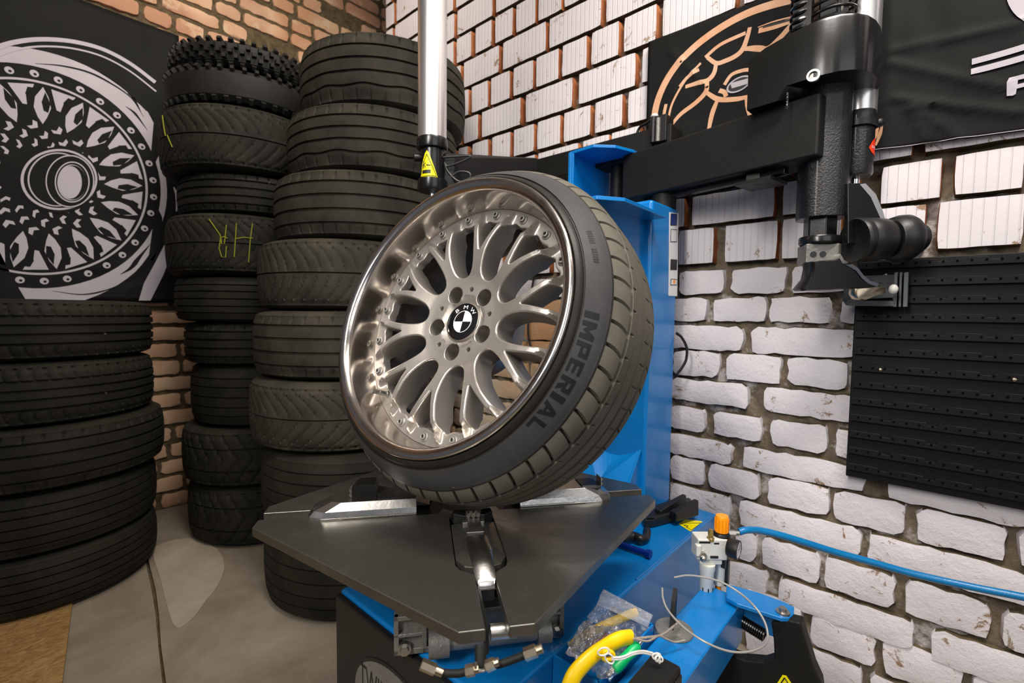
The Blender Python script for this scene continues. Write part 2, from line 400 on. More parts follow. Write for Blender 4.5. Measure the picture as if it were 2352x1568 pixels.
ROWS = [ # z0, z1, ribbed, bricks (y from, y to)
 (-.235, -.13, 0, []), (-.116, -.005, 0, [(.462, .297), (.268, .102), (.079, -.09)]), (-.02, .072, 0, [(.537, .403), (.364, .02), (-.026, -.224)]),
 (.088, .19, 0, [(.508, .439), (.42, .255), (.237, .066), (.038, -.135)]), (.211, .30, 0, [(.755, .533), (.498, .152), (.13, -.198)]),
 (.313, .408, 0, [(.756, .629), (.607, .44), (.409, .239), (.222, .049), (.024, -.153)]), (.415, .492, 0, [(.765, .537), (.495, .15), (.093, -.19)]),
 (.515, .603, 0, [(.765, .632), (.60, .44), (.41, .251), (.225, .06)]), (.626, .708, 0, [(.765, .486), (.436, .16)]),
 (.724, .815, 0, [(.758, .587), (.561, .39), (.367, .205), (.18, .02)]), (.825, .911, 0, [(.80, .511), (.483, .145)]),
 (.929, 1.012, 0, [(.79, .64), (.613, .443), (.427, .258), (.23, .07)]), (1.026, 1.112, 0, [(.742, .583), (.555, .386), (.369, .21)]),
 (1.137, 1.268, 1, [(.752, .62), (.583, .415), (.403, .24), (.21, .045), (.021, -.144)]), (1.278, 1.388, 1, [(.98, .73), (.705, .428), (.406, .20), (.151, .017), (-.007, -.137)]),
 (1.405, 1.55, 1, [(1.08, .95)]), (1.565, 1.70, 1, [(1.745, 1.612), (1.592, 1.458), (1.443, 1.213), (1.194, 1.06), (1.051, .921)]),
 (1.715, 1.845, 1, [(2.005, 1.928), (1.895, 1.773), (1.747, 1.618), (1.598, 1.468), (1.45, 1.314), (1.297, 1.155), (1.134, 1.002), (.978, .85)]),
 (1.858, 1.99, 1, [(1.962, 1.85), (1.823, 1.553), (1.523, 1.251), (1.22, .948), (.922, .779)]),
 (2.003, 2.14, 1, [(1.902, 1.777), (1.759, 1.626), (1.606, 1.477), (1.462, 1.33), (1.313, 1.18), (1.159, 1.027), (1.005, .864)]),
 (2.152, 2.285, 1, [(1.965, 1.702), (1.677, 1.405), (1.387, 1.113), (1.09, .825)]),
 (2.298, 2.43, 1, [(2.024, 1.905), (1.877, 1.754), (1.733, 1.611), (1.591, 1.468), (1.453, 1.319), (1.306, 1.116)]),
 (2.443, 2.575, 1, []), (2.59, 2.72, 1, []), (2.735, 2.865, 1, []), (2.88, 3.01, 1, []), (3.025, 3.155, 1, []), (3.17, 3.30, 1, [])]
YEND = 2.21
def build_right_wall():
    VV, FF, MI = [], [], []
    for ri, (z0, z1, rib, L) in enumerate(ROWS):
        L = [list(b) for b in L] or [[1.0, .86]]
        hw, sw, g = (.130, .27, .022) if rib else (.165, .335, .026)
        alt = ri % 2
        while L[0][0] < 2.75:
            wd_ = (hw if (ri+alt) % 2 else sw)*rnd.uniform(.95, 1.03); a = L[0][0]+g; L.insert(0, [a+wd_, a]); alt += rnd.choice((0, 0, 1))
        while L[-1][1] > -1.6:
            wd_ = (hw if (ri+alt) % 2 else sw)*rnd.uniform(.95, 1.03); a = L[-1][1]-g; L.append([a, a-wd_]); alt += rnd.choice((0, 0, 1))
        for a, b in L:
            ya, yb = b*KK, a*KK
            if ya > YEND-.03: continue
            yb = min(yb, YEND)
            bare = (not rib) and ya > .72+.1*math.sin(ri*1.7) and z1 < 1.03
            m = 2 if bare else (1 if rib else 0); gr = .0012 if rib else .0052
            brick_verts(ya-gr, yb+gr, z0*KK+KZ-gr, z1*KK+KZ+gr, (.006 if rib else rnd.uniform(.004, .009)), not rib, fr, VV, FF, MI, m, 3 if rib else m, 5)  # brick tops and undersides take dark mortar colour to paint joint shade
    # mortar bed: uneven grid behind the bricks
    ny, nz = 230, 150; k = len(VV)
    for j in range(nz+1):
        for i in range(ny+1):
            y = -1.35+(YEND+1.35)*i/ny; z = 3.0*j/nz
            VV.append((W+(.024 if z > 1.115 else .011)+rnd.uniform(-.0075, .0075)*(1 if i < ny else 0), y, z))
    for j in range(nz):
        for i in range(ny):
            q = k+j*(ny+1)+i; FF.append((q, q+1, q+ny+2, q+ny+1)); MI.append(4)
    k = len(VV)                               # body of the wall
    VV += [(W+.032, -1.35, 0), (W+.26, -1.35, 0), (W+.26, YEND, 0), (W+.032, YEND, 0), (W+.032, -1.35, 3), (W+.26, -1.35, 3), (W+.26, YEND, 3), (W+.032, YEND, 3)]
    for f in ((0, 3, 2, 1), (4, 5, 6, 7), (0, 1, 5, 4), (1, 2, 6, 5), (2, 3, 7, 6)): FF.append(tuple(k+i for i in f)); MI.append(4)
    o = arr_mesh('wall_right', VV, FF, ['painted brick', 'painted ribbed brick', 'bare brick', 'brick side', 'mortar', 'bare mortar and joint shade'], mi=MI, smooth=60); o['kind'] = 'structure'
build_right_wall()
def build_left_wall():
    VV, FF, MI = [], [], []; r2 = random.Random(3)
    z = .004; ri = 0; x0, x1 = -1.7, 2.5
    while z < 3.0:
        h = .071; x = x0-r2.uniform(0, .2)
        while x < x1:
            L = (.118 if r2.random() < .42 else .245)*r2.uniform(.94, 1.04)
            if r2.random() < .97:
                brick_verts(x, min(x+L, x1), z+r2.uniform(-.003, .003), z+h+r2.uniform(-.003, .003), r2.uniform(.002, .009), True, fl, VV, FF, MI, 0, 0)
            x += L+r2.uniform(.008, .014)
        z += .0813; ri += 1
    nx, nz = 200, 140; k = len(VV)
    for j in range(nz+1):
        for i in range(nx+1): VV.append((x0+(x1-x0)*i/nx, V+.006+r2.uniform(-.004, .004), 3.0*j/nz))
    for j in range(nz):
        for i in range(nx): q = k+j*(nx+1)+i; FF.append((q, q+1, q+nx+2, q+nx+1)); MI.append(1)
    k = len(VV)
    VV += [(x0, V+.012, 0), (x1, V+.012, 0), (x1, V+.2, 0), (x0, V+.2, 0), (x0, V+.012, 3), (x1, V+.012, 3), (x1, V+.2, 3), (x0, V+.2, 3)]
    for f in ((0, 3, 2, 1), (4, 5, 6, 7), (1, 2, 6, 5), (2, 3, 7, 6), (3, 0, 4, 7)): FF.append(tuple(k+i for i in f)); MI.append(1)
    o = arr_mesh('wall_left', VV, FF, ['orange brick', 'bare mortar and joint shade'], mi=MI, smooth=60); o['kind'] = 'structure'
build_left_wall()
def build_floor():
    b = MB()
    # three cast concrete slabs with a dark joint between them, over a base
    b.mat(1).box((-1.7, -1.5, -.12), (2.5, V, -.012))
    j = [(.42, V), (.385, 2.25), (.352, 1.96), (.33, 1.80), (.30, 1.62), (.262, 1.36), (.25, 1.1), (.235, .5), (.21, -1.5)]
    def side(s): return [(x+s*.004+rnd.uniform(-.002, .002), y) for x, y in j]
    L = side(-1); b.mat(0).prism(L+[(-1.7, -1.5), (-1.7, V)], (-.02, 0))
    Rr = side(1); b.prism(Rr[::-1]+[(2.5, V), (2.5, -1.5)][::1], (-.02, .002))
    o = b.build('floor', ['concrete', 'bare mortar and joint shade'], smooth=None); o['kind'] = 'structure'
build_floor()
def patch():                                  # old levelling patch of paler concrete, a few mm proud
    c = [at_z(x, y, .003) for x, y in ((352, 1262), (400, 1240), (450, 1238), (500, 1262), (516, 1300), (500, 1345), (474, 1378), (442, 1420), (405, 1440), (386, 1400), (368, 1330))]
    pts = smoothclosed([(p.x, p.y) for p in c], 5)
    b = MB(); b.prism([(x, y) for x, y in pts], (.0, .005)); o = b.build('floor_patch', 'pale concrete', smooth=None, bevel=.002); o['kind'] = 'structure'
patch()
def shell():
    b = MB(); b.box((-1.7, -1.5, 3.0), (2.5, V+.2, 3.1)); o = b.build('ceiling', 'plaster', smooth=None); o['kind'] = 'structure'
shell()
# chipboard sheet on the floor, bottom left
b = MB(); A = at_z(168, 1367, .010); B = at_z(143, 1568, .010); dx = (B-A).normalized()
C0 = A-dx*.25; D0 = A+dx*1.3; nrm = Vector((-dx.y, dx.x, 0)); nrm = nrm if nrm.x < 0 else -nrm
b.slab([C0+Vector((0, 0, -.009)), D0+Vector((0, 0, -.009)), D0+nrm*.9+Vector((0, 0, -.009)), C0+nrm*.9+Vector((0, 0, -.009))], (0, 0, .009))
tag(b.build('chipboard_sheet', 'chipboard', smooth=None, loc=(A.x, A.y, 0), bevel=.001), 'brown chipboard sheet lying on the floor in the bottom left corner', 'board')

# ================================================================ tyres
def tyre(name, c, z0, z1, R, style, mat='rubber stack', Ri=None, N=360, seed=0, rot=0, tilt=(0, 0)):
    w = z1-z0; hw = w/2; Ri = Ri or R-.115; rs = random.Random(seed); g = []
    st = style['g']                            # circumferential grooves: (position -1..1, half width m)
    prof = [(Ri+.012, -.30), (Ri, -.36), (Ri+.004, -.44), (Ri+.02, -.475), ((Ri+R)/2-.01, -.5), (R-.045, -.495), (R-.028, -.475), (R-.018, -.455), (R-.010, -.43)]
    zs = []
    T = .40
    for p, h in st:
        z = p*T; e = h/w
        zs += [(z-e-.0025, 0), (z-e, 1), (z+e, 1), (z+e+.0025, 0)]
    base = np.linspace(-T, T, style.get('nz', 15))
    for z in base:
        if all(abs(z-p*T) > h/w+.012 for p, h in st): zs.append((z, 0))
    zs.sort()
    tread = [(z, gg) for z, gg in zs]
    crown = lambda z: R-.006*(abs(z)/T)**2.2-(.004 if abs(z) > T*.97 else 0)
    rows = [(r, z, -1) for r, z in prof]+[(crown(z)-(.007 if gg else 0), z, gg) for z, gg in tread]+[(r, -z, -1) for r, z in prof[::-1]]
    rows += [(Ri+.03, .26, -1), (R-.022, .18, -1), (R-.016, -.18, -1), (Ri+.03, -.26, -1)]
    th = np.arange(N)*2*PI/N; Vs = []; sp = style.get('s')
    wavy = style.get('w', 0)
    for r, z, gg in rows:
        rr = np.full(N, r); zz = np.full(N, z*w)
        if gg == 0 and sp:
            step, kind, lo, hi = sp; a = abs(z)/T
            if lo <= a <= hi:
                sh = {'straight': 0, 'slant': z*style.get('k', 40), 'vee': abs(z)*style.get('k', 60), 'curve': (abs(z)/T)**1.8*style.get('k', 16)}[kind]
                idx = (np.arange(N)+int(round(sh))+(step//2 if z < 0 and style.get('off') else 0)) % step
                rr[idx == 0] -= .0055; 
                if style.get('wide'): rr[idx == 1] -= .0055
        if gg >= 0 and wavy: zz += wavy*np.sin(th*14)*(1 if z < 0 else 0)*max(0, -z)/T
        if gg == -1 and r > R-.05 and r < R-.005 and sp: idx = np.arange(N) % sp[0]; rr[idx == 0] -= .0025
        Vs.append(np.stack([rr*np.cos(th+rot), rr*np.sin(th+rot), zz], 1))
    m = len(rows); Vx = np.concatenate(Vs); i = np.arange(m)[:, None]; a = np.arange(N)[None, :]; j = (i+1) % m; bb = (a+1) % N
    Fq = np.stack([i*N+a, i*N+bb, j*N+bb, j*N+a], -1).reshape(-1, 4)
    if tilt != (0, 0):
        Mx = np.array(Matrix.Rotation(tilt[0], 3, 'X')@Matrix.Rotation(tilt[1], 3, 'Y')); Vx = Vx@Mx.T
    o = arr_mesh(name, Vx, Fq, mat, loc=(c[0], c[1], (z0+z1)/2), smooth=35)
    OFF[o] = Vector((c[0], c[1], (z0+z1)/2))
    return o
S_RIB = dict(g=[(-.72, .0035), (-.25, .0045), (.25, .0045), (.72, .0035)], s=(8, 'straight', .80, 1.1))
S_RIBW = dict(g=[(-.62, .0035), (-.18, .004), (.25, .004), (.68, .003)], s=(9, 'straight', .74, 1.1), w=.006)
S_SUM = dict(g=[(-.55, .004), (-.18, .005), (.18, .005), (.55, .004)], s=(6, 'slant', .60, 1.1), k=10)
S_WIN = dict(g=[(0.0, .002)], s=(8, 'curve', .10, 1.1), k=15, off=1, nz=31)
S_WIN2 = dict(g=[(0.03, .0022)], s=(7, 'curve', .12, 1.1), k=10, off=1, nz=27)
S_WORN = dict(g=[(-.75, .002), (-.4, .0025), (0, .0025), (.4, .0025), (.75, .002)])
S_BLOCK = dict(g=[(-.5, .003), (.45, .003)], s=(11, 'vee', .0, 1.1), k=30, wide=1, nz=21)
def left_stack():
    lab = ['dusty ribbed tyre on top of the wide left stack, just under the wheel banner', 'ribbed tyre second from the top of the wide left stack', 'broad worn tyre in the middle of the wide left stack, bulging past the others',
           'dark worn tyre second from the floor in the wide left stack', 'black tyre on the floor, lowest of the wide left stack']
    zt = [.998, .802, .60, .40, .195, .012]; RR = [.322, .322, .345, .325, .325]; cc = [(.125, 2.37), (.12, 2.36), (.125, 2.36), (.115, 2.36), (.11, 2.355)]
    st = [S_SUM, S_SUM, S_RIB, S_WORN, S_WORN]
    for i in range(5):
        tag(tyre('car_tyre', cc[i], zt[i+1]+.001, zt[i]-.001, RR[i], st[i], seed=i, rot=i*.37), lab[i], 'tyre', 'used tyres stacked along the left wall')
left_stack()
def tall_stack():
    lab = ['widest ribbed tyre on top of the tall stack, behind the silver tube', 'dusty ribbed tyre with a wavy groove, second from the top of the tall stack', 'ribbed tyre third from the top of the tall stack',
           'winter tyre with curved sipes, fourth from the top of the tall stack', 'ribbed tyre fifth from the top of the tall stack, left of the wheel rim', 'dusty tyre with fine curved sipes, beside the bottom left of the alloy wheel',
           'dark tyre of the tall stack hidden mostly behind the turntable', 'tyre on the floor under the turntable edge, lowest of the tall stack']
    zt = [r+.97 for r in (.955, .70, .47, .237, .0, -.225, -.452, -.70)]+[.003]
    cc = [(1.11, 1.70), (1.059, 1.693), (1.006, 1.687), (.945, 1.685), (.918, 1.662), (.893, 1.638), (.91, 1.591), (.902, 1.557)]
    st = [S_RIBW, S_RIBW, S_RIB, S_WIN2, S_RIB, S_WIN, S_WORN, S_WORN]
    for i in range(8):
        tag(tyre('car_tyre', cc[i], zt[i+1]+.001, zt[i]-.001, .32 if i else .318, st[i], mat='rubber dusty' if i in (0, 1, 2, 3, 4, 5) else 'rubber stack', seed=10+i, rot=.2+i*.3), lab[i], 'tyre', 'used tyres in the tall stack by the corner')
tall_stack()
def chalk(parent, c, R, strokes, z0, z1, lab):
    b = MB()
    for st in strokes:
        pts = []
        for px, py in st:
            d = ray(px, py); o = np.array([c[0], c[1]]); a = d[0]**2+d[1]**2; bq = -2*(d[0]*o[0]+d[1]*o[1]); cq = o@o-(R+.0015)**2
            disc = bq*bq-4*a*cq
            if disc <= 0: continue
            t = (-bq-math.sqrt(disc))/(2*a); pts.append(Vector((d[0]*t, d[1]*t, d[2]*t+H)))
        if len(pts) > 1: b.tube(pts, .0019, 5)
    if b.v: o = b.build('chalk_mark', 'chalk yellow', parent); o['label'] = lab
def mid_stack():
    lab = ['knobbly off-road tyre on top of the middle stack, under the brick wall', 'knobbly off-road tyre second from the top of the middle stack', 'winter tyre with arrow tread under the two knobbly tyres', 'narrow ribbed tyre fourth from the top of the middle stack',
           'winter tyre with large yellow chalk letters in the middle stack', 'small worn tyre right below the yellow chalked one', 'smaller ribbed tyre beside the narrow gap of brick wall', 'slim dark tyre sitting on the big block tread tyre',
           'big block tread tyre second from the floor in the middle stack', 'big block tread tyre on the floor, lowest of the middle stack']
    zt = [r+.97 for r in (1.04, .93, .79, .535, .378, .135, -.05, -.225, -.47, -.72)]+[.003]
    zt[8] = .49
    xl = [380, 362, 362, 405, 378, 400, 422, 438, 418, 432]; RR = [.30, .315, .315, .295, .31, .295, .285, .28, .30, .30]
    yl = [120, 190, 310, 440, 560, 690, 800, 930, 1070, 1200]
    st = [None, None, S_WIN, S_RIB, S_WIN, S_WORN, S_RIB, S_WORN, S_BLOCK, S_BLOCK]
    for i in range(10):
        D = 2.44; a = ray(xl[i], yl[i]); th = math.atan2(a[1], a[0])-math.asin(RR[i]/D); c = (D*math.cos(th), D*math.sin(th))
        if c[1]+RR[i] > V-.02: c = (c[0], V-.02-RR[i])
        if i < 2: t = knobby(c, zt[i+1]+.006, zt[i]-.006, RR[i], i)
        else: t = tyre('car_tyre', c, zt[i+1]+.001, zt[i]-.001, RR[i], st[i], seed=30+i, rot=.1+i*.4)
        tag(t, lab[i], 'tyre', 'used tyres in the middle stack')
        if i == 4: chalk(t, c, RR[i], [[(480, 503), (492, 520), (506, 540), (509, 560)], [(520, 516), (517, 545), (515, 560)], [(543, 512), (541, 545), (538, 590)], [(541, 548), (560, 545), (581, 547)], [(580, 513), (575, 550), (571, 602)], [(507, 545), (503, 570), (509, 590), (518, 591), (520, 565)], [(505, 549), (513, 543), (523, 547)]], 0, 0, 'yellow chalk strokes on the tread')
        if i == 2: chalk(t, c, RR[i], [[(373, 265), (376, 290), (380, 312)], [(384, 310), (390, 325), (396, 338)]], 0, 0, 'faint yellow chalk streak')
def knobby(c, z0, z1, R, seed):
    w = z1-z0; b = MB(); o = (c[0], c[1], (z0+z1)/2); rs = random.Random(seed)
    prof = [(R-.11, -.38), (R-.115, -.46), (R-.07, -.5), (R-.035, -.46), (R-.02, -.33), (R-.016, 0), (R-.02, .33), (R-.035, .46), (R-.07, .5), (R-.115, .46), (R-.11, .38), (R-.04, .3), (R-.03, 0), (R-.04, -.3)]
    b.lathe([(r, z*w) for r, z in prof], 96, o, closed=True, caps=False)
    for row, z in enumerate((-.40, -.20, .0, .20, .40) if seed == 0 else (-.40, .40)):
        n = 44
        for k in range(n):
            a = 2*PI*(k+.5*(row % 2))/n; x = Vector((math.cos(a), math.sin(a), 0)); y = Vector((-x.y, x.x, 0)); zz = Vector((0, 0, 1))
            if abs(z) > .35: x = (x+zz*(.7 if z > 0 else -.7)).normalized(); zz = x.cross(y)
            p = Vector(o)+Vector((math.cos(a), math.sin(a), 0))*(R-.022-(.010 if abs(z) > .35 else 0))+Vector((0, 0, z*w)); s = .0085 if row % 2 == 0 else .0075; t = min(.012, w*.085)
            b.rings([[p+x*h+y*(s*u*q)+zz*(t*v*q) for u, v in ((-1, -1), (1, -1), (1, 1), (-1, 1))] for h, q in ((-.004, 1.15), (.018, .85))])
    return b.build('off_road_tyre', 'rubber black', loc=o, smooth=35)
mid_stack()

# ================================================================ the alloy wheel, leaning on the turntable
WC = Vector((.53035, .65144, .00637+H)); _a, _e = math.radians(186.6663), math.radians(20.4574)
WN = Vector((math.cos(_a)*math.cos(_e), math.sin(_a)*math.cos(_e), math.sin(_e)))
WY = (Vector((0, 0, 1))-WN*WN.z).normalized(); WX = WY.cross(WN)
wheel = empty('alloy_wheel'); wheel.matrix_world = Matrix(((WX.x, WY.x, WN.x, WC.x), (WX.y, WY.y, WN.y, WC.y), (WX.z, WY.z, WN.z, WC.z), (0, 0, 0, 1))); OFF[wheel] = Vector((0, 0, 0))
tag(wheel, 'silver multi-spoke alloy wheel with polished lip and low tyre standing tilted on the turntable', 'wheel')
def pol(r, deg): a = math.radians(deg); return (r*math.cos(a), r*math.sin(a))
# rim lip: polished, one revolved profile
b = MB()
lip = [(.2555, -.016), (.2582, -.008), (.2588, -.002), (.2582, .0010), (.2562, .0028), (.2525, .0031), (.2480, .0022), (.2440, .0006), (.2412, -.0016), (.2398, -.0046), (.2388, -.0058), (.2380, -.0100), (.2372, -.020), (.2364, -.032), (.2352, -.046), (.2336, -.060), (.2326, -.0665), (.2326, -.075), (.2400, -.076), (.2440, -.04), (.2500, -.02)]
b.lathe(lip, 160, closed=True, caps=False); b.build('rim_lip', 'polished lip', wheel, local=True, smooth=60)
b = MB()
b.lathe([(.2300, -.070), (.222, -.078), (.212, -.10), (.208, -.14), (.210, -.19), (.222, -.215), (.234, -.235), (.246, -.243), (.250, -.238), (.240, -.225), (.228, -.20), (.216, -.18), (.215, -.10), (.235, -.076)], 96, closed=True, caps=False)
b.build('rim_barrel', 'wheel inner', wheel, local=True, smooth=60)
# spoke centre
def armang(r): return np.interp(r, [.125, .138, .155, .17, .19, .205, .225, .235], [1.2, 3.0, 5.2, 6.8, 8.3, 9.2, 10.0, 10.3])
def armhw(r): return np.interp(r, [.125, .138, .155, .17, .19, .205, .225], [.0085, .0070, .0068, .0064, .0058, .0050, .0030])
def zarm(r): return -np.interp(r, [0, .04, .075, .09, .105, .12, .14, .16, .18, .20, .215, .228, .24], [.0640, .0640, .0625, .0600, .0550, .0505, .0455, .0435, .0440, .0475, .0540, .0635, .0670])
def ztop(x, y):
    r = math.hypot(x, y); z = float(zarm(r))
    if r > .192:
        a = math.degrees(math.atan2(y, x)); da = (a-12+18) % 36-18; lat = abs(abs(da)-armang(r))*PI/180*r
        k = min(1, (r-.192)/.012); low = -.0665; ridge = math.exp(-(lat/.0042)**2); e_ = min(1, max(0, (.2295-r)/.009)); ridge *= e_*e_*(3-2*e_)
        z = z*(1-k)+k*(low+(z-low)*ridge)
    if r < .0445: z = -.0690+(.0690-.064)*max(0, (r-.0405)/.004)*1.0 if r > .0365 else -.074
    return z
def win_U():                                  # half outline in (r, lateral) of the long finger window, centre 30+36k
    L = [(.0885, 0), (.0890, .0050), (.0915, .0105), (.0960, .0155), (.1020, .0195), (.112, .0230), (.124, .0257), (.138, .0275), (.155, .0283), (.17, .0275), (.185, .0262), (.196, .0245), (.2035, .0205), (.2070, .0145), (.2055, .0085), (.2035, .0)]
    return L+[(r, -w) for r, w in L[-2:0:-1]]
def win_V():
    L = [(.1395, 0), (.1415, .0018), (.150, .0050), (.160, .0090), (.172, .0140), (.184, .0188), (.194, .0222), (.2010, .0232), (.2055, .0205), (.2065, .0150), (.2045, .0085), (.2035, 0)]
    return L+[(r, -w) for r, w in L[-2:0:-1]]
def place(L, deg): c, s_ = math.cos(math.radians(deg)), math.sin(math.radians(deg)); return [(r*c-w*s_, r*s_+w*c) for r, w in L]
def circle(cx, cy, r, n): return [(cx+r*math.cos(2*PI*i/n), cy+r*math.sin(2*PI*i/n)) for i in range(n)]
def grow(poly, d):                            # offset a closed outline outward by d
    n = len(poly); P = [np.array(p) for p in poly]; ar = sum(P[i][0]*P[(i+1) % n][1]-P[(i+1) % n][0]*P[i][1] for i in range(n)); s_ = 1 if ar > 0 else -1; out = []
    for i in range(n):
        t = P[(i+1) % n]-P[i-1]; L = np.hypot(*t) or 1; nn = np.array([t[1], -t[0]])/L*s_; out.append(P[i]+nn*d)
    return [tuple(p) for p in out]
def inside(p, poly):
    x, y = p; c = False; n = len(poly)
    for i in range(n):
        x0, y0 = poly[i]; x1, y1 = poly[i-1]
        if (y0 > y) != (y1 > y) and x < (x1-x0)*(y-y0)/(y1-y0)+x0: c = not c
    return c
def centre():
    holes = []
    for k in range(10):
        holes.append(('w', [tuple(p) for p in smoothclosed(place(win_U(), 30+36*k), 3)]))
        holes.append(('w', [tuple(p) for p in smoothclosed(place(win_V(), 12+36*k), 3)]))
    for k in range(5):
        holes.append(('lug', circle(*pol(.0605, 121.4+72*k), .0166, 36)))
        holes.append(('pin', circle(*pol(.0630, 85.4+72*k), .0046, 16)))
    RO = .2322; outer = circle(0, 0, RO, 240); hub = circle(0, 0, .0405, 72)
    pts = [Vector(p) for p in outer]; edges = [(i, (i+1) % 240) for i in range(240)]; polys = []
    def addloop(pl):
        k = len(pts); pts.extend(Vector(p) for p in pl); edges.extend((k+i, k+(i+1) % len(pl)) for i in range(len(pl)))
    addloop(hub)
    tops = []
    for typ, h in holes:
        g = grow(h, {'w': .0030, 'lug': .0012, 'pin': .0006}[typ]); tops.append(g); addloop(g)
    for r in list(np.arange(.05, .190, .0045))+list(np.arange(.1915, .2310, .0026)):
        n = int(2*PI*r/(.0050 if r < .19 else .0028))
        for i in range(n):
            a = 2*PI*(i+.5*(int(r*1000) % 2))/n; p = (r*math.cos(a), r*math.sin(a))
            if not any(abs(p[0]-t[0][0]) < .13 and inside(p, t) for t in tops): pts.append(Vector(p))
    vo, eo, fo, _, _, _ = delaunay_2d_cdt(pts, edges, [], 0, 1e-6)
    b = MB(); keep = []
    bb = [(min(q[0] for q in t), max(q[0] for q in t), min(q[1] for q in t), max(q[1] for q in t)) for t in tops]
    for f in fo:
        cx = sum(vo[i][0] for i in f)/len(f); cy = sum(vo[i][1] for i in f)/len(f); r = math.hypot(cx, cy)
        if r > RO or r < .0404: continue
        if any(B[0] < cx < B[1] and B[2] < cy < B[3] and inside((cx, cy), t) for B, t in zip(bb, tops)): continue
        keep.append(tuple(f))
    b.add([(v[0], v[1], ztop(v[0], v[1])) for v in vo], keep)
    for (typ, h), t in zip(holes, tops):
        n = len(h); z0 = [ztop(*p) for p in t]
        if typ == 'w':
            d = [(t, 0, None), (grow(h, .0016), -.0005, None), (grow(h, .0004), -.0016, None), (h, -.0032, None), (grow(h, -.0006), -.014, None), (grow(h, -.0016), -.030, None), (grow(h, -.0018), -.044, None)]
            R = []
            for q, (pl, dz, _) in enumerate(d):
                ring = []
                for i in range(n):
                    z = z0[i]+dz*(1 if math.hypot(*t[i]) < .195 else .55); 
                    if q >= 4:
                        rr_ = math.hypot(*t[i]); zb_ = float(zarm(rr_)) if rr_ < .19 else float(np.interp(rr_, [.19, .207], [zarm(.19), -.060])); f_ = float(np.interp(rr_, [.185, .205], [1, .42])); z = min(z0[i]-.006-.002*(q-4), zb_+dz*f_-.004)
                    ring.append((pl[i][0], pl[i][1], z))
                R.append(ring)
            b.rings(R, caps=False)
        else:
            dp = -.046 if typ == 'lug' else -.016; r0 = .94 if typ == 'lug' else .9
            cx = sum(p[0] for p in h)/n; cy = sum(p[1] for p in h)/n; sh = lambda k: [(cx+(p[0]-cx)*k, cy+(p[1]-cy)*k) for p in h]
            R = [[(t[i][0], t[i][1], z0[i]) for i in range(n)], [(h[i][0], h[i][1], z0[i]-.001) for i in range(n)]]
            for k, dz in ((r0, dp), (r0*.7, dp), (r0*.62, dp-.004), (r0*.55, dp-.02), (0.02, dp-.02)): p_ = sh(k); R.append([(p_[i][0], p_[i][1], z0[i]+dz) for i in range(n)])
            b.rings(R, caps=False)
    # hub recess wall and back of the hub
    b.lathe([(.0405, -.0690), (.0395, -.0712), (.0375, -.0720), (.001, -.0725)], 72, caps=False)
    b.lathe([(RO, -.0670), (RO, -.080), (.205, -.084)], 240, caps=False)
    b.lathe([(.001, -.150), (.085, -.150), (.090, -.11), (.094, -.104)], 60, caps=False)
    o = b.build('spoke_centre', 'wheel silver', wheel, local=True, smooth=48)
centre()
# small engraved casting letters round the hub
for deg, s_ in ((85, 'BMW AG'), (9, '1094 506'), (-60, '8Jx19 H2'), (-128, 'IS20'), (160, '1094377')):
    b = MB(); vs, fs = text_mesh(s_, .0062); a = math.radians(deg-90)
    b.add([(v.x*math.cos(a)-(v.y+.0505)*math.sin(a), v.x*math.sin(a)+(v.y+.0505)*math.cos(a), -.0634) for v in vs], fs); b.build('cast_lettering', 'zinc', wheel, local=True, smooth=None)
# rim bolts
def bolt():
    b = MB(); b.lathe([(.0031, .0012), (.0031, .0034), (.0040, .0040), (.0056, .0036), (.0062, .0024), (.0062, -.0008), (.0075, -.0012), (.0092, -.0030), (.0098, -.0060)], 20, caps=False); return b
bolts = []
for k in range(20):
    ang = 12.7+18*k
    if abs((ang-228.7) % 360) < 1: continue
    x, y = pol(.2185, ang)
    if not bolts:
        o = bolt().build('rim_bolt', 'cast grey', wheel, local=True, smooth=40)
        cap = MB(); cap.lathe([(.0001, .0013), (.0010, .0022), (.0014, .0012), (.0033, .0010)], 12, caps=False); c_ = cap.build('bolt_socket', 'print dark', o, local=True, smooth=30)
    else:
        o = bolts[0].copy(); SC.collection.objects.link(o); o.parent = wheel
        c_ = bolts[0].children[0].copy(); SC.collection.objects.link(c_); c_.parent = o
    o.location = (x, y, -.0628); bolts.append(o)
# valve stem
x, y = pol(.2135, -133.5); b = MB(); d = Vector((-.10, -.02, 1)).normalized(); p = Vector((x, y, -.067))
b.cyl(p, p+d*.020, .0052, n=16); b.cyl(p+d*.020, p+d*.024, .0042, n=16); b.cyl(p+d*.024, p+d*.036, .0046, n=6); b.cyl(p-d*.002, p+d*.004, .0075, n=16)
b.build('valve_stem', 'zinc', wheel, local=True, smooth=30)
# centre cap with roundel
b = MB(); b.lathe([(.0001, -.0665), (.0335, -.0668), (.0346, -.0672), (.0350, -.068), (.0350, -.074)], 72, caps=False); cap = b.build('centre_cap', 'roundel black', wheel, local=True, smooth=40)
b = MB(); b.lathe([(.0350, -.0690), (.0356, -.0660), (.0364, -.0658), (.0368, -.0675), (.0368, -.072)], 72, caps=False); b.build('cap_ring', 'chrome', cap, local=True)
b = MB()
def sector(r, a0, a1, z): return [(0, 0, z)]+[(r*math.cos(math.radians(a)), r*math.sin(math.radians(a)), z) for a in np.linspace(a0, a1, 16)]
for a0 in (0, 180): b.add(sector(.0202, a0+1, a0+89, -.0662), [tuple(range(17))])
b.build('white_quadrants', 'roundel white', cap, local=True, smooth=None)
b = MB(); b.lathe([(.0203, -.0664), (.0204, -.0658), (.0214, -.0658), (.0215, -.0664)], 60, caps=False)
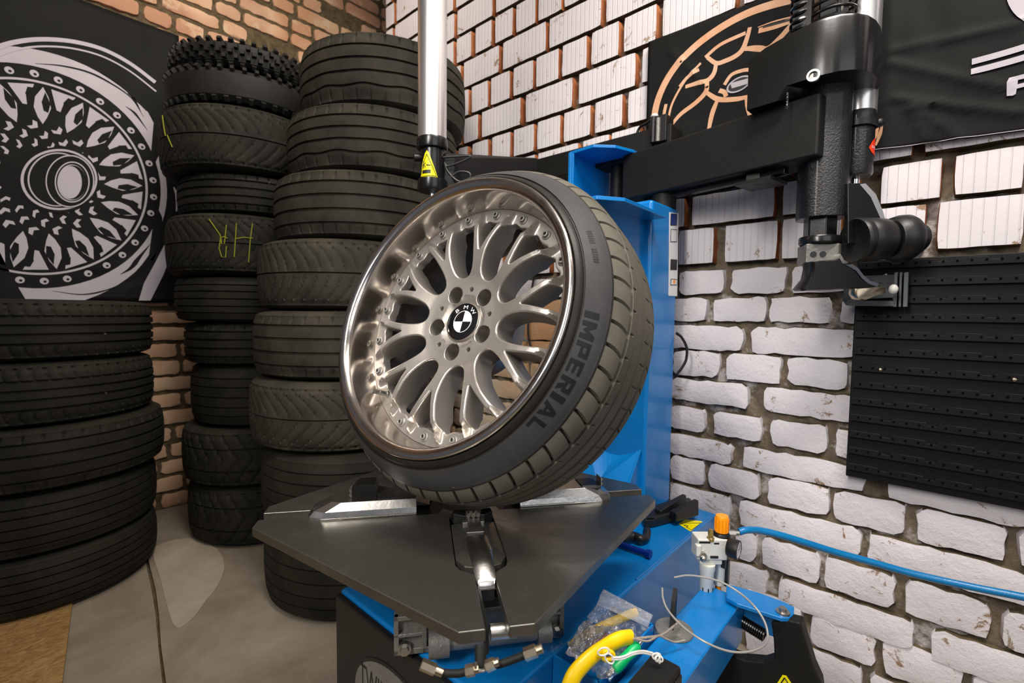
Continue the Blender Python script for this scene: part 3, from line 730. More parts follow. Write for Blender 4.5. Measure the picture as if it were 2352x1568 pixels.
for ch, deg in (('B', 133), ('M', 90), ('W', 47)):
    vs, fs = text_mesh(ch, .0150); a = math.radians(deg-90); 
    b.add([((v.x*1.05)*math.cos(a)-(v.y*.72+.0278)*math.sin(a), (v.x*1.05)*math.sin(a)+(v.y*.72+.0278)*math.cos(a), -.0660) for v in vs], fs)
b.build('roundel_letters', 'roundel white', cap, local=True, smooth=None)
# the mounted tyre
TR = .3210
def side_r(t): return t
prof_side = [(.2500, -.020), (.2560, -.012), (.2600, -.0035), (.2620, -.0020), (.2650, -.0040), (.2685, -.0070), (.2702, -.0120), (.2718, -.0128), (.2732, -.0110), (.2800, -.0175), (.2870, -.0250), (.2930, -.0325), (.2965, -.0372), (.2985, -.0410), (.3005, -.0445)]
def hero_tyre():
    N = 972; th = np.arange(N)*2*PI/N; rows = []; mi = []
    for r, z in prof_side: rows.append((r, z, 0))
    grooves = [(-.0735, .0036, .008), (-.1000, .0024, .004), (-.1280, .0036, .007), (-.1580, .0038, .007)]
    zs = [z for z in np.linspace(-.0425, -.207, 44) if all(abs(z-g) > w+.0012 for g, w, _ in grooves)]
    for g, w, _ in grooves: zs += [g-w-.0004, g-w+.0001, g+w-.0001, g+w+.0004]
    zs.sort(reverse=True)
    zc = -.133; mp = lambda z: -.047+(z+.0425)*1.045
    def crown(z): t = abs(z-zc)/.086; return TR-.0185*t**4.5
    T = []
    for z in zs:
        r = crown(mp(z))
        for g, hw, dp in grooves:
            if abs(z-g) < hw: r -= dp
        T.append((r, z, 1))
    rows += T+[(.2980, -.224, 0), (.2940, -.229, 0), (.290, -.236, 0), (.270, -.240, 0), (.252, -.236, 0), (.246, -.225, 0), (.30, -.205, 0), (.308, -.18, 0), (.306, -.085, 0), (.286, -.035, 0)]
    Vs = []
    for r, z, tr in rows:
        rr = np.full(N, r); zz = np.full(N, mp(z) if tr else z); k = np.arange(N) % 18
        s_ = min(1, max(0, (z+.043)/-.029)); sh = -(3*s_+3*s_*s_) if (tr or z < -.2) else 0     # the whole grid is sheared so the cuts stay crisp
        if tr:
            if z < -.158: sh += 8*(z+.158)/-.049*-1
            if -.0700 < z < -.0432: rr[(k == 0) | (k == 1)] -= .0075
            elif -.0970 < z < -.0775:
                if z > -.086: rr[k == 3] -= .004
            elif -.153 < z < -.133: rr[k == 6] -= .002
            elif z < -.163: rr[k == 9] -= .004
        t2 = th+sh*2*PI/N
        Vs.append(np.stack([rr*np.cos(t2), rr*np.sin(t2), zz], 1))
    m = len(rows); Vx = np.concatenate(Vs); i = np.arange(m)[:, None]; a = np.arange(N)[None, :]; j = (i+1) % m; bb = (a+1) % N
    Fq = np.stack([i*N+a, j*N+a, j*N+bb, i*N+bb], -1).reshape(-1, 4)
    kinds = []
    ns = len(prof_side)
    for q in range(m):
        if q < 8: k = 0
        elif q < ns-1: k = 1
        elif q < ns: k = 0
        elif q < ns+len(T)-1: k = 2
        else: k = 0
        kk = np.full(N, k)
        if k == 2:
            za, zb = T[q-ns][1], T[min(q-ns+1, len(T)-1)][1]; zm_ = (za+zb)/2
            if any(abs(zm_-g) < w*.9 for g, w, _ in grooves): kk[:] = 0       # unworn black rubber in grooves and cuts, also painting in their shade
            elif zm_ > -.0700: kk[(np.arange(N) % 18) == 0] = 0
        kinds += kk.tolist()
    return arr_mesh('mounted_tyre', Vx, Fq, ['rubber side', 'rubber band', 'rubber tread'], wheel, mi=kinds, smooth=40)
ht = hero_tyre(); OFF[ht] = Vector((0, 0, 0))
def sidewall_pt(rho, deg, lift=.0005):       # a point lifted off the raised sidewall band
    z = float(np.interp(rho, [p[0] for p in prof_side[2:]], [p[1] for p in prof_side[2:]])); x, y = pol(rho, deg)
    return (x+math.cos(math.radians(deg))*lift*.5, y+math.sin(math.radians(deg))*lift*.5, z+lift)
b = MB()
LET = {'I': [[(0, 0), (.42, 0), (.42, 1), (0, 1)]], 'M': [[(0, 0), (.28, 0), (.28, 1), (0, 1)], [(.72, 0), (1, 0), (1, 1), (.72, 1)], [(.28, .95), (.28, .5), (.5, .15), (.5, .55)], [(.72, .95), (.72, .5), (.5, .15), (.5, .55)]],
       'P': [[(0, 0), (.3, 0), (.3, 1), (0, 1)], [(.3, .8), (.95, .8), (.95, 1), (.3, 1)], [(.68, .38), (.95, .38), (.95, .8), (.68, .8)], [(.3, .38), (.68, .38), (.68, .56), (.3, .56)]],
       'E': [[(0, 0), (.3, 0), (.3, 1), (0, 1)], [(.3, .8), (.9, .8), (.9, 1), (.3, 1)], [(.3, .41), (.85, .41), (.85, .59), (.3, .59)], [(.3, 0), (.9, 0), (.9, .2), (.3, .2)]],
       'R': [[(0, 0), (.3, 0), (.3, 1), (0, 1)], [(.3, .8), (.95, .8), (.95, 1), (.3, 1)], [(.68, .42), (.95, .42), (.95, .8), (.68, .8)], [(.3, .42), (.68, .42), (.68, .6), (.3, .6)], [(.6, 0), (.98, 0), (.72, .42), (.42, .42)]],
       'A': [[(0, 0), (.3, 0), (.58, 1), (.36, 1)], [(.7, 0), (1, 0), (.64, 1), (.42, 1)], [(.25, .22), (.75, .22), (.7, .38), (.3, .38)]],
       'L': [[(0, 0), (.3, 0), (.3, 1), (0, 1)], [(.3, 0), (.9, 0), (.9, .22), (.3, .22)]]}
ang = .8
for ch, wd_ in (('I', 6.5), ('M', 7.6), ('P', 6.6), ('E', 6.4), ('R', 6.8), ('I', 6.5), ('A', 7.4), ('L', 6.2)):
    b = MB()
    for q in LET[ch]:
        n = 4; us = np.linspace(0, 1, n)
        grid = []
        for t in us:                              # quads subdivided along the arc so they hug the sidewall
            A_ = np.array(q[0])*(1-t)+np.array(q[1])*t; B_ = np.array(q[3])*(1-t)+np.array(q[2])*t
            grid.append([sidewall_pt(.2755+.0155*(A_*(1-s_)+B_*s_)[1], ang-wd_*.71*(A_*(1-s_)+B_*s_)[0]) for s_ in us])
        vs = [p for g_ in grid for p in g_]
        b.add(vs, [(i*n+j, i*n+j+1, (i+1)*n+j+1, (i+1)*n+j) for i in range(n-1) for j in range(n-1)])
    b.build('sidewall_letter', 'rubber letter', ht, local=True, smooth=None)
    ang -= (wd_*(.46 if ch == 'I' else 1)+1.15)*.72
for a0 in (24, 17):                                # small worn size marks further up
    b = MB()
    for k in range(6):
        a1 = a0+k*.9; p = [sidewall_pt(.283, a1), sidewall_pt(.289, a1), sidewall_pt(.289, a1+.55), sidewall_pt(.283, a1+.55)]; b.add(p, [(0, 1, 2, 3)])
    b.build('size_mark', 'rubber letter', ht, local=True, smooth=None)

# ================================================================ the tyre changer
mc = empty('tyre_changer', (.9, .66, 0)); tag(mc, 'blue tyre changing machine with steel turntable and black swing arm by the white wall', 'tyre changer')
def part(b, name, mat, label=None, parent=None, **k):
    o = b.build(name, mat, parent or mc, **k)
    if label: o['label'] = label
    return o
ZC = .41                                      # cabinet top
b = MB(); b.box((.46, .446, .03), (1.366, .875, ZC)); cab = part(b, 'cabinet', 'blue paint', bevel=.006)
b = MB(); b.box((.448, .450, .03), (.4615, .8735, ZC-.006)); fp = part(b, 'front_panel', 'black plastic', 'black front panel', bevel=.004)
for x, y in ((.52, .5), (.52, .82), (1.3, .5), (1.3, .82)): part(MB().cyl((x, y, 0), (x, y, .035), .025), 'foot', 'black plastic')
# badge on the front panel
c = Vector((.4475, .668, .262)); E_ = lambda ry, rz, x: [(x, c.y+ry*math.cos(t), c.z+rz*math.sin(t)) for t in np.linspace(0, 2*PI, 64, endpoint=False)]
bd = part(MB().rings([E_(.134, .094, .4480), E_(.134, .094, .4465)]), 'badge', 'print dark', parent=fp, smooth=None)
b = MB(); b.rings([E_(.128, .088, .4466), E_(.128, .088, .4462)]); part(b, 'badge_face', 'cast grey', parent=fp, smooth=None)
b = MB(); vs, fs = text_mesh('TWIN BUSCH', .055); b.add([(.4458, c.y-v.x*.66, c.z+.026+v.y*1.35) for v in vs], fs); b.box((.4456, c.y-.110, c.z-.0075), (.4461, c.y+.110, c.z-.0045)); part(b, 'badge_letters', 'print dark', parent=fp, smooth=None)
# post
PX0, PX1, PY0, PY1 = 1.19, 1.362, .58, .78
part(MB().box((PX0, PY0, ZC), (PX1, PY1, 1.275)), 'post', 'blue paint', bevel=.010)
b = MB(); b.slab([(1.04, PY0+.015, ZC), (PX0, PY0+.015, ZC), (PX0, PY0+.015, .595)], (0, .012, 0)); b.slab([(1.04, PY1-.027, ZC), (PX0, PY1-.027, ZC), (PX0, PY1-.027, .595)], (0, .012, 0))
arc = [(1.04, PY0+.02, ZC), (PX0-.001, PY0+.02, .592)]
b.slab([(1.03, PY0+.012, ZC), (1.03, PY1-.012, ZC), (PX0, PY1-.012, .60)]+[(PX0-.006*math.sin(t*PI), PY1-.012-(PY1-PY0-.024)*t, .60-.035*math.sin(t*PI)) for t in np.linspace(.1, .9, 9)]+[(PX0, PY0+.012, .60)], (.006, 0, .004))
part(b, 'post_gusset', 'blue paint', smooth=None)
part(MB().tube([(1.045, PY0+.014, ZC+.004), (PX0-.002, PY0+.014, .600)], .0028, 6), 'weld_bead', 'blue paint')
# swing arm bracket on the post
b = MB(); zt, zb = .482+H, .303+H
b.prism([(1.207, .862), (1.199, .772), (1.245, .727), (1.314, .706), (1.425, .70), (1.425, .862)], (zt, zt+.009))
b.prism([(1.20, .862), (1.20, .70), (1.415, .70), (1.425, .70), (1.425, .862)], (zb, zb+.009)); b.prism([(.905, .572), (.9625, .535), (1.192, .542), (1.192, .78), (.905, .78)], (.250+H, .259+H))
b.box((1.200, .852, zb), (1.425, .862, zt+.004)); b.prism([(1.203, .862), (1.203, .845), (1.209, .845), (1.209, .862)], (zb, zt))
part(b, 'arm_bracket', 'blue paint', bevel=.0015, smooth=None)
b = MB(); zg_ = .250+H; pts = [(.99, .60, zg_), (1.19, .60, zg_), (1.19, .60, zg_-.19)]+[(1.19-.185*(1-t)**2.2-.004, .60, zg_-.18+.17*(1-t)) for t in np.linspace(.95, .05, 8)]
b.slab(pts, (0, .008, 0)); part(b, 'bracket_gusset', 'blue paint', smooth=None)
part(MB().cyl((1.37, .79, zb-.012), (1.37, .79, zt+.02), .022), 'pivot_pin', 'black matt'); part(MB().cyl((1.335, .615, zb+.002), (1.335, .615, zb+.043), .034), 'pivot_nut', 'black matt')
# rear beam carrying the assist arm on the left
ba = math.atan2(-.4, -.002)
b = MB(); b.box((1.335, .60, .470+H), (1.415, 1.30, .548+H)); part(b, 'rear_beam', 'black matt', bevel=.003)
b = MB(); p = at_x(1503, 315, 1.325); b.box((1.325, p.y-.035, .50+H), (1.375, p.y+.012, .575+H)); b.cyl((1.325, p.y+.004, .50+H), (1.325, p.y+.004, .575+H), .008); part(b, 'limit_valve', 'black plastic', bevel=.002)
part(MB().ball((1.335, p.y+.006, .580+H), .011, sc=(1, 1, .7)), 'valve_button', 'white plastic', 'white button')
part(MB().cyl((1.322, p.y-.012, .50+H), (1.322, p.y-.012, .566+H), .0065), 'valve_sleeve', 'cast grey')
b = MB(); b.tube(smoothopen([(1.34, p.y+.015, .575+H), (1.35, p.y+.04, .572+H), (1.36, p.y+.065, .57+H), (1.36, p.y+.08, .545+H)]), .004); part(b, 'air_line', 'black plastic')
# assist arm: silver cylinder on the left
PC = at_d(993, 300, 1.22); PC.z = 0; zc = at_d(993, 322, 1.22).z; zl = at_d(993, 438, 1.22).z
part(MB().lathe([(.001, zc-.004), (.0365, zc-.004), (.0365, 2.25), (.001, 2.25)], 40, (PC.x, PC.y, 0)), 'air_cylinder', 'silver tube', 'tall silver tube on the left')
b = MB(); b.lathe([(.001, zc+.002), (.0385, zc+.002), (.0395, zc-.002), (.0395, zc-.020), (.0385, zc-.024), (.030, zc-.026), (.030, zl+.030), (.037, zl+.028), (.038, zl+.005), (.036, zl), (.001, zl)], 40, (PC.x, PC.y, 0))
acol = part(b, 'cylinder_collar', 'black gloss', smooth=35)
part(MB().cyl((PC.x, PC.y, zl-.05), (PC.x, PC.y, zl), .007), 'piston_rod', 'chrome')
b = MB(); q0 = Vector((PC.x+.02, PC.y-.02, zc-.06)); q1 = Vector((1.21, 1.02, .47+H))
b.rings([[q0+Vector((0, 0, .03)), q0+Vector((.02, -.02, .02)), q0+Vector((.02, -.02, -.055)), q0+Vector((0, 0, -.06))], [q1+Vector((0, .03, .03)), q1+Vector((0, -.03, .03)), q1+Vector((0, -.03, -.04)), q1+Vector((0, .03, -.04))]])
part(b, 'assist_arm', 'black matt', smooth=None, bevel=.003)
rt = Vector((CR[0], CR[1], 0)).normalized(); fw = Vector((rt.y, -rt.x, 0)); fw = fw if fw.x < 0 else -fw   # toward the viewer side
def on_cyl(cx, cy, r, a, z): d_ = fw*math.cos(a)+rt*math.sin(a); return (cx+d_.x*r, cy+d_.y*r, z)
def wrap(name, poly, mat, r, cx, cy, parent, lift=0, label=None):   # a small flat shape laid round an upright cylinder; poly in (arc m, z)
    b = MB(); xs = [p[0] for p in poly]; x0, x1 = min(xs), max(xs); N = 10
    # slice the outline into strips so that it bends
    def span(x):
        ys = []
        for i in range(len(poly)):
            (ax, ay), (bx_, by) = poly[i], poly[(i+1) % len(poly)]
            if (ax-x)*(bx_-x) <= 0 and ax != bx_: ys.append(ay+(by-ay)*(x-ax)/(bx_-ax))
            elif ax == bx_ == x: ys += [ay, by]
        return (min(ys), max(ys)) if ys else (0, 0)
    R = []
    for i in range(N+1):
        x = x0+(x1-x0)*(i/N*.998+.001); lo, hi = span(x); R.append((x, lo, hi))
    vs = []
    for x, lo, hi in R: vs += [on_cyl(cx, cy, r+lift, x/r, lo), on_cyl(cx, cy, r+lift, x/r, hi)]
    b.add(vs, [(2*i, 2*i+1, 2*i+3, 2*i+2) for i in range(N)]); return part(b, name, mat, label, parent=parent, smooth=None)
zt_ = at_d(985, 343, 1.19).z; zb_ = at_d(985, 406, 1.19).z; h_ = zt_-zb_; ox = -.009
tri = lambda s: [(ox-.029*s, zb_+h_*.5*(1-s)-.0), (ox+.029*s, zb_+h_*.5*(1-s)), (ox+.003*s, zt_-h_*.30*(1-s)), (ox-.003*s, zt_-h_*.30*(1-s))]
wrap('warning_sticker', tri(1), 'yellow sticker', .0305, PC.x, PC.y, acol, 0, 'yellow warning triangle')
def tri_edge(s0, s1):
    pass
for (xa, za), (xb, zb2) in (((-.025, .07), (.025, .07)), ((.025, .07), (.0, .86)), ((.0, .86), (-.025, .07))):
    b = MB(); n = 6
    P_ = [on_cyl(PC.x, PC.y, .0311, (ox+xa+(xb-xa)*i/n)/.0305, zb_+h_*(za+(zb2-za)*i/n)) for i in range(n+1)]; b.tube(P_, .0007, 4); part(b, 'sticker_outline', 'print dark', parent=acol)
wrap('sticker_bar', [(ox-.014, zb_+h_*.17), (ox+.010, zb_+h_*.17), (ox+.010, zb_+h_*.29), (ox-.014, zb_+h_*.29)], 'print dark', .0305, PC.x, PC.y, acol, .0006)
for k, L in enumerate(([(-.010, .36), (-.010, .60)], [(-.010, .46), (-.004, .55)], [(-.008, .48), (-.003, .38)], [(-.002, .47), (.010, .45)], [(.002, .50), (.004, .42)])):
    b = MB(); b.tube([on_cyl(PC.x, PC.y, .0312, (ox+x)/.0305, zb_+h_*z) for x, z in L], .0009, 4); part(b, 'sticker_mark', 'print dark', parent=acol)
part(MB().tube([on_cyl(PC.x, PC.y, .030, -1.4, zc-.045), on_cyl(PC.x, PC.y, .046, -1.35, zc-.047)], .010, 10), 'air_fitting', 'black plastic')
b = MB(); s0 = Vector(on_cyl(PC.x, PC.y, .03, 1.3, zc-.045)); L = [s0, s0+rt*.03+Vector((0, 0, .002)), s0+rt*.07+Vector((0, 0, .004)), s0+rt*.052+Vector((0, 0, -.008)), s0+rt*.012+Vector((0, 0, -.022)), s0+rt*.004+Vector((0, 0, -.012)), s0+rt*.012+Vector((0, 0, -.035)), s0+rt*.04+Vector((0, 0, -.060)), s0+rt*.068+Vector((0, 0, -.052)), s0+rt*.066+Vector((0, 0, -.038)), s0+rt*.04+Vector((0, 0, -.036)), s0+rt*.02+Vector((0, 0, -.050))]
b.tube(smoothopen(L, 6), .0028, 8); part(b, 'air_hose_loop', 'black plastic', 'thin black air hose in loops')
# boom: rectangular tube swinging to the right
B0 = Vector((1.318, .745, 0)); B1 = Vector((1.215, .215, 0)); bdv = (B1-B0).normalized(); bn = Vector((-bdv.y, bdv.x, 0)); bn = bn if bn.x > 0 else -bn
z0, z1 = .347+H, .482+H; q = [B0, B0+bn*.105, B1+bn*.105, B1]
b = MB(); b.rings([[Vector((p.x, p.y, z)) for p in q] for z in (z0, z1)]); boom = part(b, 'swing_arm', 'black matt', bevel=.006, smooth=None)
b = MB()                                       # lock plate and rail under the arm
m0 = B0+bdv*.06+bn*.03; m1 = B0+bdv*.46+bn*.03
b.rings([[Vector((p.x, p.y, z)) for p in (m0, m0+bn*.022, m1+bn*.022, m1)] for z in (z0-.014, z0+.001)]); part(b, 'arm_rail', 'black gloss', bevel=.002, smooth=None)
m0 = B0+bdv*.36-bn*.004; m1 = B0+bdv*.445-bn*.004
b = MB(); b.rings([[Vector((p.x, p.y, z)) for p in (m0, m0+bn*.085, m1+bn*.085, m1)] for z in (z0-.030, z0-.022)]); b.box((m0.x+.02, m0.y-.05, z0-.022), (m0.x+.05, m0.y-.02, z0)); part(b, 'stop_plate', 'dark steel', 'bare steel plate under the arm', smooth=None)
cc_ = (m0+m1)/2+bn*.03; part(MB().cyl((cc_.x, cc_.y, z0-.0305), (cc_.x, cc_.y, z0-.0295), .007), 'plate_hole', 'print dark')
# column at the end of the arm
CX, CY = 1.293, .217
b = MB(); zlo, zhi = .222+H, .560+H
oct_ = [];
for i in range(32):
    t = 2*PI*i/32; e = 2.7; r = .0475/((abs(math.cos(t))**e+abs(math.sin(t))**e)**(1/e)); oct_.append((r*math.cos(t+.55), r*math.sin(t+.55)))
b.rings([[(CX+x, CY+y, z) for x, y in oct_] for z in (zlo, zhi)]); col = part(b, 'tool_column', 'black textured', smooth=50, bevel=.002)
b = MB(); b.cyl((CX, CY, .180+H), (CX, CY, .60+H+.45), .034, n=6); part(b, 'hexagon_shaft', 'black gloss', smooth=None, bevel=.003)
b = MB(); b.cyl((CX, CY, .150+H), (CX, CY, .230+H), .0285, n=8); part(b, 'shaft_end', 'cast grey', smooth=None)
# cap housing over column and lock cylinder
plan = [(1.207, .360), (1.196, .262), (1.192, .215), (1.196, .182), (1.208, .158), (1.228, .140), (1.256, .129), (1.290, .124), (1.325, .125), (1.358, .131), (1.384, .142), (1.400, .162), (1.408, .20), (1.414, .27), (1.425, .345)]
def ztopcap(y): return H+np.interp(y, [.09, .15, .20, .235, .28, .33, .36], [.610, .618, .622, .622, .616, .606, .592])
def zbotcap(y): return H+np.interp(y, [.09, .290, .292, .36], [.505, .505, .478, .478])
b = MB(); n = len(plan); P2 = []
for i in range(n):                             # densify
    a, c2 = plan[i], plan[(i+1) % n]; m = 6 if i in (0, n-1, n-2, n-3) else 3
    for k in range(m): P2.append((a[0]+(c2[0]-a[0])*k/m, a[1]+(c2[1]-a[1])*k/m))
ctr = (1.30, .21)
R = []
for dz, s_ in ((0, 1), (1, 1), (2, .985), (3, .95)):
    R.append([(ctr[0]+(x-ctr[0])*s_, ctr[1]+(y-ctr[1])*s_, zbotcap(y) if dz == 0 else ztopcap(y)-(.008, .002, 0)[dz-1]) for x, y in P2])
b.rings(R, caps=False); k = len(b.v); b.add([(ctr[0], ctr[1], ztopcap(ctr[1])), (ctr[0], ctr[1], .505+H)], [])
nn = len(P2); base_top = 3*nn
b.f += [(base_top+i, base_top+(i+1) % nn, k) for i in range(nn)]+[((i+1) % nn, i, k+1) for i in range(nn)]; b.m += [0]*(2*nn)
part(b, 'column_cap', 'black gloss', smooth=42)
cp = at_x(1868, 173, 1.189); part(MB().lathe([(.001, -.004), (.008, -.004), (.0085, .001), (.0125, .0012), (.0135, -.004)], 24, (cp.x, cp.y, cp.z), (-1, -.10, 0)), 'cap_screw', 'zinc', 'round chrome screw')
sp = at_x(1811, 235, 1.205); b = MB()
b.tube([(sp.x-.012+.0022*math.cos(t), sp.y+.0022*math.sin(t), sp.z+.018-.036*t/(2*PI*11)) for t in np.linspace(0, 2*PI*11, 120)], .0006, 4); part(b, 'return_spring', 'zinc')
# vertical lock cylinder behind the column
LC = at_d(1976, 200, 1.080); LX, LY = LC.x, LC.y
za = at_d(1976, 262, 1.08).z; zb3 = at_d(1976, 405, 1.08).z
part(MB().lathe([(.001, za-.002), (.0335, za-.002), (.0335, 2.15), (.001, 2.15)], 40, (LX, LY, 0)), 'lock_cylinder', 'silver tube', 'silver tube on the right behind the column')
b = MB(); b.lathe([(.001, za+.001), (.0335, za+.001), (.0345, za-.003), (.0345, za-.02), (.031, za-.024), (.031, za-.036), (.0335, za-.038), (.0335, zb3+.006), (.031, zb3), (.022, zb3-.002), (.001, zb3-.001)], 40, (LX-.003, LY+.001, 0)); lcol = part(b, 'lock_collar', 'black textured', smooth=35)
b = MB(); b.lathe([(.0345, za-.020), (.038, za-.021), (.038, za-.034), (.0345, za-.035)], 30, (LX-.003, LY, 0), closed=True, caps=False); e_ = Vector(on_cyl(LX, LY, .038, .9, za-.027)); b.ball(e_, .010); part(b, 'hose_clamp', 'black plastic')
rr_ = .0338; zc_ = at_d(1985, 337, 1.05).z
wrap('red_sticker', [(.004, zc_), (.012, zc_+.014), (.024, zc_+.024), (.045, zc_+.024), (.045, zc_-.020), (.030, zc_-.016), (.012, zc_-.010)], 'red sticker', rr_, LX-.003, LY+.001, lcol, .0004, 'red sticker with white letters')
for s_, dx, dz in (('INTERPUMP', .042, .002), ('PNEU', .045, -.010)):
    vs, fs = text_mesh(s_, .0088); b = MB(); b.add([on_cyl(LX-.003, LY+.001, rr_+.0009, (dx-.008+v.x)/rr_, zc_+dz+v.y) for v in vs if True], fs); part(b, 'sticker_letters', 'label white', parent=lcol, smooth=None)
# spring and rods rising from the cap
b = MB(); sc_ = Vector((CX, CY, 0)); zs_ = .618+H
b.tube([(sc_.x+.048*math.cos(t), sc_.y+.048*math.sin(t), zs_+.019*t/(2*PI)) for t in np.linspace(0, 2*PI*9, 260)], .0032, 8); part(b, 'coil_spring', 'black gloss')
b = MB(); b.box((CX-.060, CY+.026, .60+H), (CX-.034, CY+.062, 2.1)); b.tube([(CX-.046+.017*math.cos(t), CY+.050+.017*math.sin(t), zs_-.02+.016*t/(2*PI)) for t in np.linspace(0, 2*PI*10, 200)], .0045, 6); part(b, 'stop_rod', 'black gloss')
b = MB(); b.box((CX-.020, CY-.026, .60+H), (CX+.02, CY+.012, 2.1)); part(b, 'grey_rod', 'cast grey', smooth=None)
# tool head at the bottom of the shaft
zr = .172+H
b = MB(); b.lathe([(.001, zr+.010), (.040, zr+.010), (.042, zr+.006), (.042, zr-.004), (.039, zr-.008), (.001, zr-.008)], 40, (CX, CY, 0)); part(b, 'head_ring', 'black gloss', smooth=30)
hd = Vector((CX, CY, 0)); X_ = Vector((math.cos(math.radians(-110)), math.sin(math.radians(-110)), 0)); Y_ = Vector((-X_.y, X_.x, 0))
X_ = rt*.93-fw*.37*(-1)*0+Vector((0, 0, 0)); X_ = Vector((rt.x, rt.y, 0)).normalized(); X_ = (X_+fw*.25).normalized(); Y_ = Vector((-X_.y, X_.x, 0))
def hp(x, y, z): p = hd+X_*x+Y_*y; return Vector((p.x, p.y, z))
b = MB(); b.rings([[hp(x, y, z) for x, y in ((-.036, -.030), (.030, -.030), (.038, -.020), (.038, .024), (.030, .030), (-.036, .030))] for z in (zr-.052, zr-.008)]); hb = part(b, 'head_block', 'cast grey', smooth=None, bevel=.003)
for x in (-.021, -.002): part(MB().cyl(hp(x, -.0315, zr-.032), hp(x, -.027, zr-.032), .0065), 'grub_screw', 'black plastic', parent=hb)
part(MB().cyl(hp(-.003, -.006, zr-.060), hp(-.003, -.006, zr-.051), .021), 'head_washer', 'brass', 'brass coloured washer')
# duck bill: curved steel beak under the block, swept to the right
dh = 1.045
oD = [(1866, 600), (1867, 615), (1861, 640), (1841, 664), (1846, 668), (1880, 667), (1925, 664), (1965, 662), (2008, 661), (2012, 657), (1992, 650), (1978, 638), (1966, 622), (1950, 611), (1936, 604), (1928, 594)]
fl_ = Vector((CF[0], CF[1], 0))
b = MB(); c0 = [at_d(x, y, dh) for x, y in oD]; cm = sum(c0, Vector())/len(c0)
b.rings([[p+fl_*t for p in [cm+(q-cm)*k for q in c0]] for t, k in ((-.002, .93), (.003, .99), (.008, 1), (.030, 1), (.040, .96))])
dk = part(b, 'mount_head', 'black gloss', smooth=35)
b = MB(); eD = [(1926, 590), (1934, 604), (1950, 612), (1966, 622), (1979, 639), (1993, 651), (2014, 658)]
lo = [at_d(x, y, dh) for x, y in eD]; hi = [at_d(x+4, y-7, dh) for x, y in eD]
b.rings([[lo[i]-fl_*.001, hi[i]-fl_*.001, hi[i]+fl_*.042, lo[i]+fl_*.042] for i in range(len(eD))]); part(b, 'head_edge', 'chrome', 'bright curved edge of the duck bill', smooth=60)
b = MB(); c0 = [at_d(x, y, dh-.012) for x, y in ((1962, 662), (2035, 658), (2036, 672), (2010, 680), (1985, 690), (1968, 686), (1961, 675))]; cm = sum(c0, Vector())/len(c0); b.rings([[cm+(q-cm)*k+fl_*t for q in c0] for t, k in ((-.003, .9), (.002, 1), (.016, 1), (.020, .9))]); part(b, 'head_insert', 'brass', 'worn brass insert', smooth=60)
part(MB().ball(at_d(2052, 664, dh-.004), .0088, sc=(1, 1, 1.25)), 'head_roller', 'white plastic', 'white roller').parent = mc
# rollers beside the column
RA = at_d(1962, 552, 1.030); RB = at_d(2118, 546, 1.035); ax = (RB-RA).normalized()
b = MB(); L_ = (RB-RA).length
pr = [(.001, .006), (.030, .006), (.040, .001), (.0455, -.001), (.0480, .004), (.0478, .012), (.0455, .015), (.0455, .019), (.0475, .022), (.0465, .040), (.0440, .062), (.0400, .070), (.001, .070)]
b.lathe(pr, 48, RA, ax); part(b, 'large_roller', 'black plastic', smooth=40)
b = MB(); b.lathe([(.001, .066), (.020, .066), (.020, .076), (.041, .078), (.0455, .083), (.0500, .098), (.0505, .112), (.047, .120), (.033, .122), (.0300, .126), (.0300, .146), (.025, .151), (.001, .152)], 48, RA, ax); part(b, 'stepped_roller', 'black plastic', smooth=40)
dd = 1.035; o_ = [at_d(x, y, dd) for x, y in ((1947, 420), (1988, 420), (2012, 446), (2028, 485), (2040, 530), (2040, 548), (2028, 556), (1948, 560))]
b = MB(); b.slab(o_, Vector((CF[0], CF[1], 0))*.012); part(b, 'roller_arm', 'black gloss', smooth=None, bevel=.002)
b = MB(); o_ = [at_d(x, y, dd-.001) for x, y in ((1975, 423), (1988, 421), (2012, 446), (2028, 485), (2041, 530), (2041, 550), (2034, 548), (2022, 500), (2000, 452))]; b.slab(o_, Vector((CF[0], CF[1], 0))*.014); part(b, 'roller_arm_edge', 'silver tube', 'bright steel edge', smooth=None)
part(MB().cyl((LX-.003, LY, zb3-.10), (LX-.003, LY, zb3+.01), .0085), 'lock_rod', 'chrome')

# ------------------------------------------------ turntable
TC = Vector((.636, .690, 0)); TZ = H-.383; ua = math.radians(-127.1); TU = Vector((math.cos(ua), math.sin(ua), 0)); TV = Vector((-TU.y, TU.x, 0)); TH = .016
def tp(u, v, z=TZ): p = TC+TU*u+TV*v; return Vector((p.x, p.y, z))
D_ = .432; s_ = .0145; e_ = .385; wS = .040
for su in (1, -1):
    for sv in (1, -1):
        qd = [(.05, s_), (.06, wS), (.232, wS), (.246, wS-.006), (.262, s_), (e_, s_), (e_, D_-e_), (D_-e_, e_), (s_, e_), (s_, .262), (wS-.006, .246), (wS, .232), (wS, .06), (s_, .05)]
        qd = [tp(u*su, v*sv, 0) for u, v in qd]
        b = MB(); b.rings([[(p.x, p.y, z) for p in qd] for z in (TZ-TH, TZ)]); part(b, 'turntable_plate', 'table steel', smooth=None, bevel=.0018, seg=2)
b = MB(); b.cyl(tp(0, 0, TZ-.10), tp(0, 0, TZ-.004), .075, n=40); b.cyl(tp(0, 0, TZ-.10), tp(0, 0, ZC), .10, n=40); b.cyl(tp(0, 0, TZ-.045), tp(0, 0, TZ-TH-.001), .16, n=40); part(b, 'turntable_hub', 'dark steel', smooth=40)
